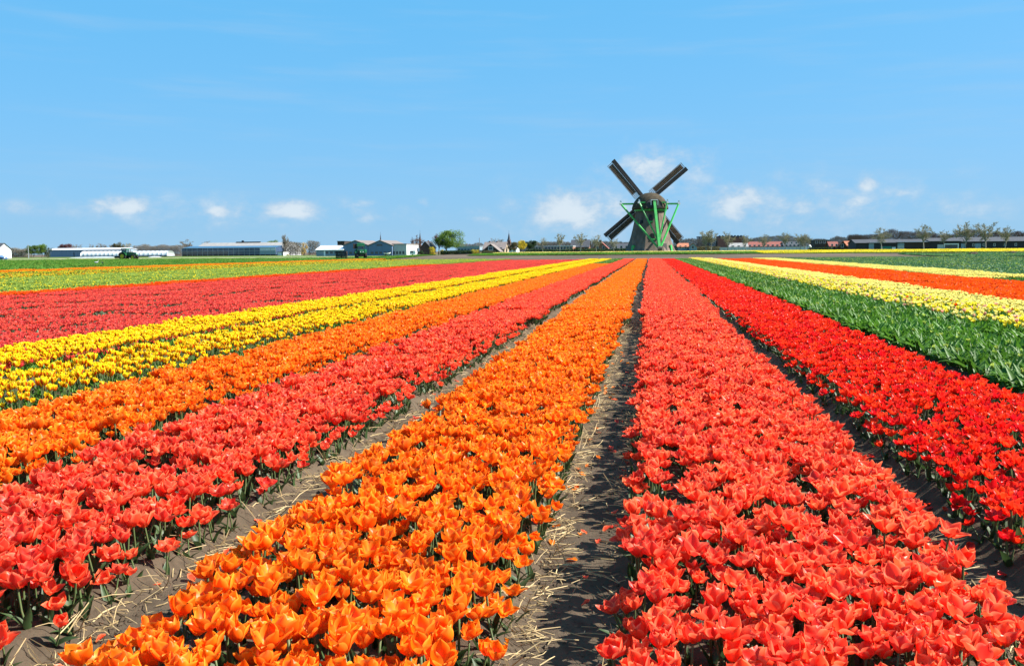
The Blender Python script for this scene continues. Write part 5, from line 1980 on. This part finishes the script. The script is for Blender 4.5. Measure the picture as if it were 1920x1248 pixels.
def bird(px, py, label, m, s=1.0, rz=0.0):
    """goose standing in the green field"""
    d = ray(px, py)
    tt = (0.05 - CAM_H) / d.z
    x, y = d.x * tt, d.y * tt
    t = empty('goose', (x, y, gzf(x, y) + 0.18), rz, label, 'goose', 'geese in the green field')
    t.scale = (s, s, s)
    mb = MB()
    rings = [(-.42, .02, .44), (-.3, .09, .40), (-.1, .15, .36), (.1, .16, .36), (.24, .11, .42), (.31, .06, .52), (.34, .045, .64), (.37, .045, .74), (.42, .055, .78), (.49, .035, .77), (.55, .012, .75)]
    mb.tube([(x_, 0, z_) for x_, r_, z_ in rings], [r_ for x_, r_, z_ in rings], 9)
    mb.build('body', m, t, smooth_=True)
    for sy in (-.06, .06):
        mb = MB()
        mb.tube([(0.03, sy, .26), (0.0, sy, .12), (0.02, sy, 0)], [.022, .016, .014], 5)
        mb.bar((0.0, sy, 0.01), (0.12, sy, 0.01), .07, .015)
        mb.build('leg', M_TILEO, t)
    for sy in (-1, 1):
        mb = MB()
        mb.add([(.16, sy * .14, .46), (-.1, sy * .175, .44), (-.45, sy * .07, .43), (-.12, sy * .175, .31), (.12, sy * .16, .33)], [(0, 1, 2, 3, 4) if sy > 0 else (4, 3, 2, 1, 0)])
        mb.build('wing', M_CONC, t)


bird(181, 497, 'pale goose standing in the green field below the tractor', M_CONC, .62, 0.5)
bird(192.5, 497, 'darker goose right of the pale one in the green field', M_CRATE, .5, 2.6)

# person working in the field, bent to the left
PY_ = 205.0
px_ = xat(1520, PY_)
pz = gzf(px_, PY_)
person = empty('person', (px_, PY_, pz), 0, 'person in white top and dark trousers bending in the field', 'person')
bm_v = [(0, 0, .95), (-.1, 0, 1.15), (-.24, 0, 1.36), (-.31, 0, 1.46), (-.38, 0, 1.54), (-.43, 0, 1.63),
        (.0, -.1, .9), (.02, -.11, .5), (.05, -.12, .08), (-.1, -.13, .03), (.0, .1, .9), (-.03, .11, .5), (.02, .12, .08), (-.13, .13, .03),
        (-.25, -.19, 1.36), (-.42, -.22, 1.12), (-.58, -.14, .95), (-.64, -.12, .90), (-.25, .19, 1.36), (-.4, .23, 1.12), (-.57, .16, .96), (-.63, .14, .91)]
bm_e = [(0, 1), (1, 2), (2, 3), (3, 4), (4, 5), (0, 6), (6, 7), (7, 8), (8, 9), (0, 10), (10, 11), (11, 12), (12, 13), (2, 14), (14, 15), (15, 16), (16, 17), (2, 18), (18, 19), (19, 20), (20, 21)]
bm_r = [.15, .14, .16, .06, .09, .085, .1, .07, .05, .04, .1, .07, .05, .04, .065, .045, .035, .03, .065, .045, .035, .03]
me = bpy.data.meshes.new('body')
me.from_pydata(bm_v, bm_e, [])
po = obj('body', me, person)
sk = po.modifiers.new('skin', 'SKIN')
for i, r_ in enumerate(bm_r):
    me.skin_vertices[0].data[i].radius = (r_, r_)
me.skin_vertices[0].data[0].use_root = True
po.modifiers.new('sub', 'SUBSURF').render_levels = 2


def body_material():
    m = bpy.data.materials.new('trousers_and_skin')
    m.use_nodes = True
    N, L = m.node_tree.nodes, m.node_tree.links
    t = N.new('ShaderNodeTexCoord')
    s = N.new('ShaderNodeSeparateXYZ')
    L.new(t.outputs['Object'], s.inputs[0])
    r = N.new('ShaderNodeMapRange')
    r.inputs[1].default_value, r.inputs[2].default_value = 1.0, 1.01
    L.new(s.outputs[2], r.inputs[0])
    mx = N.new('ShaderNodeMix')
    mx.data_type = 'RGBA'
    mx.inputs[6].default_value = (0.014, 0.016, 0.025, 1)
    mx.inputs[7].default_value = (0.45, 0.27, 0.2, 1)
    L.new(r.outputs[0], mx.inputs[0])
    L.new(mx.outputs[2], N['Principled BSDF'].inputs['Base Color'])
    return m


me.materials.append(body_material())
mb = MB()
mb.tube([(.02, 0, .93), (-.06, 0, 1.1), (-.17, 0, 1.28), (-.25, 0, 1.4), (-.3, 0, 1.46)], [.19, .185, .2, .19, .09], 12)
for sy in (-1, 1):
    mb.tube([(-.23, sy * .14, 1.38), (-.27, sy * .2, 1.33), (-.43, sy * .225, 1.11), (-.55, sy * .16, .98)], [.07, .085, .07, .055], 8)
mb.build('shirt', M_WHITE, person, smooth_=True)
mb = MB()
mb.lathe([(.02, .115), (.07, .1), (.1, .05), (.105, -.02), (.09, -.05)], 12, (-.425, 0, 1.63))
mb.build('hair', M_BARK, person, smooth_=True)
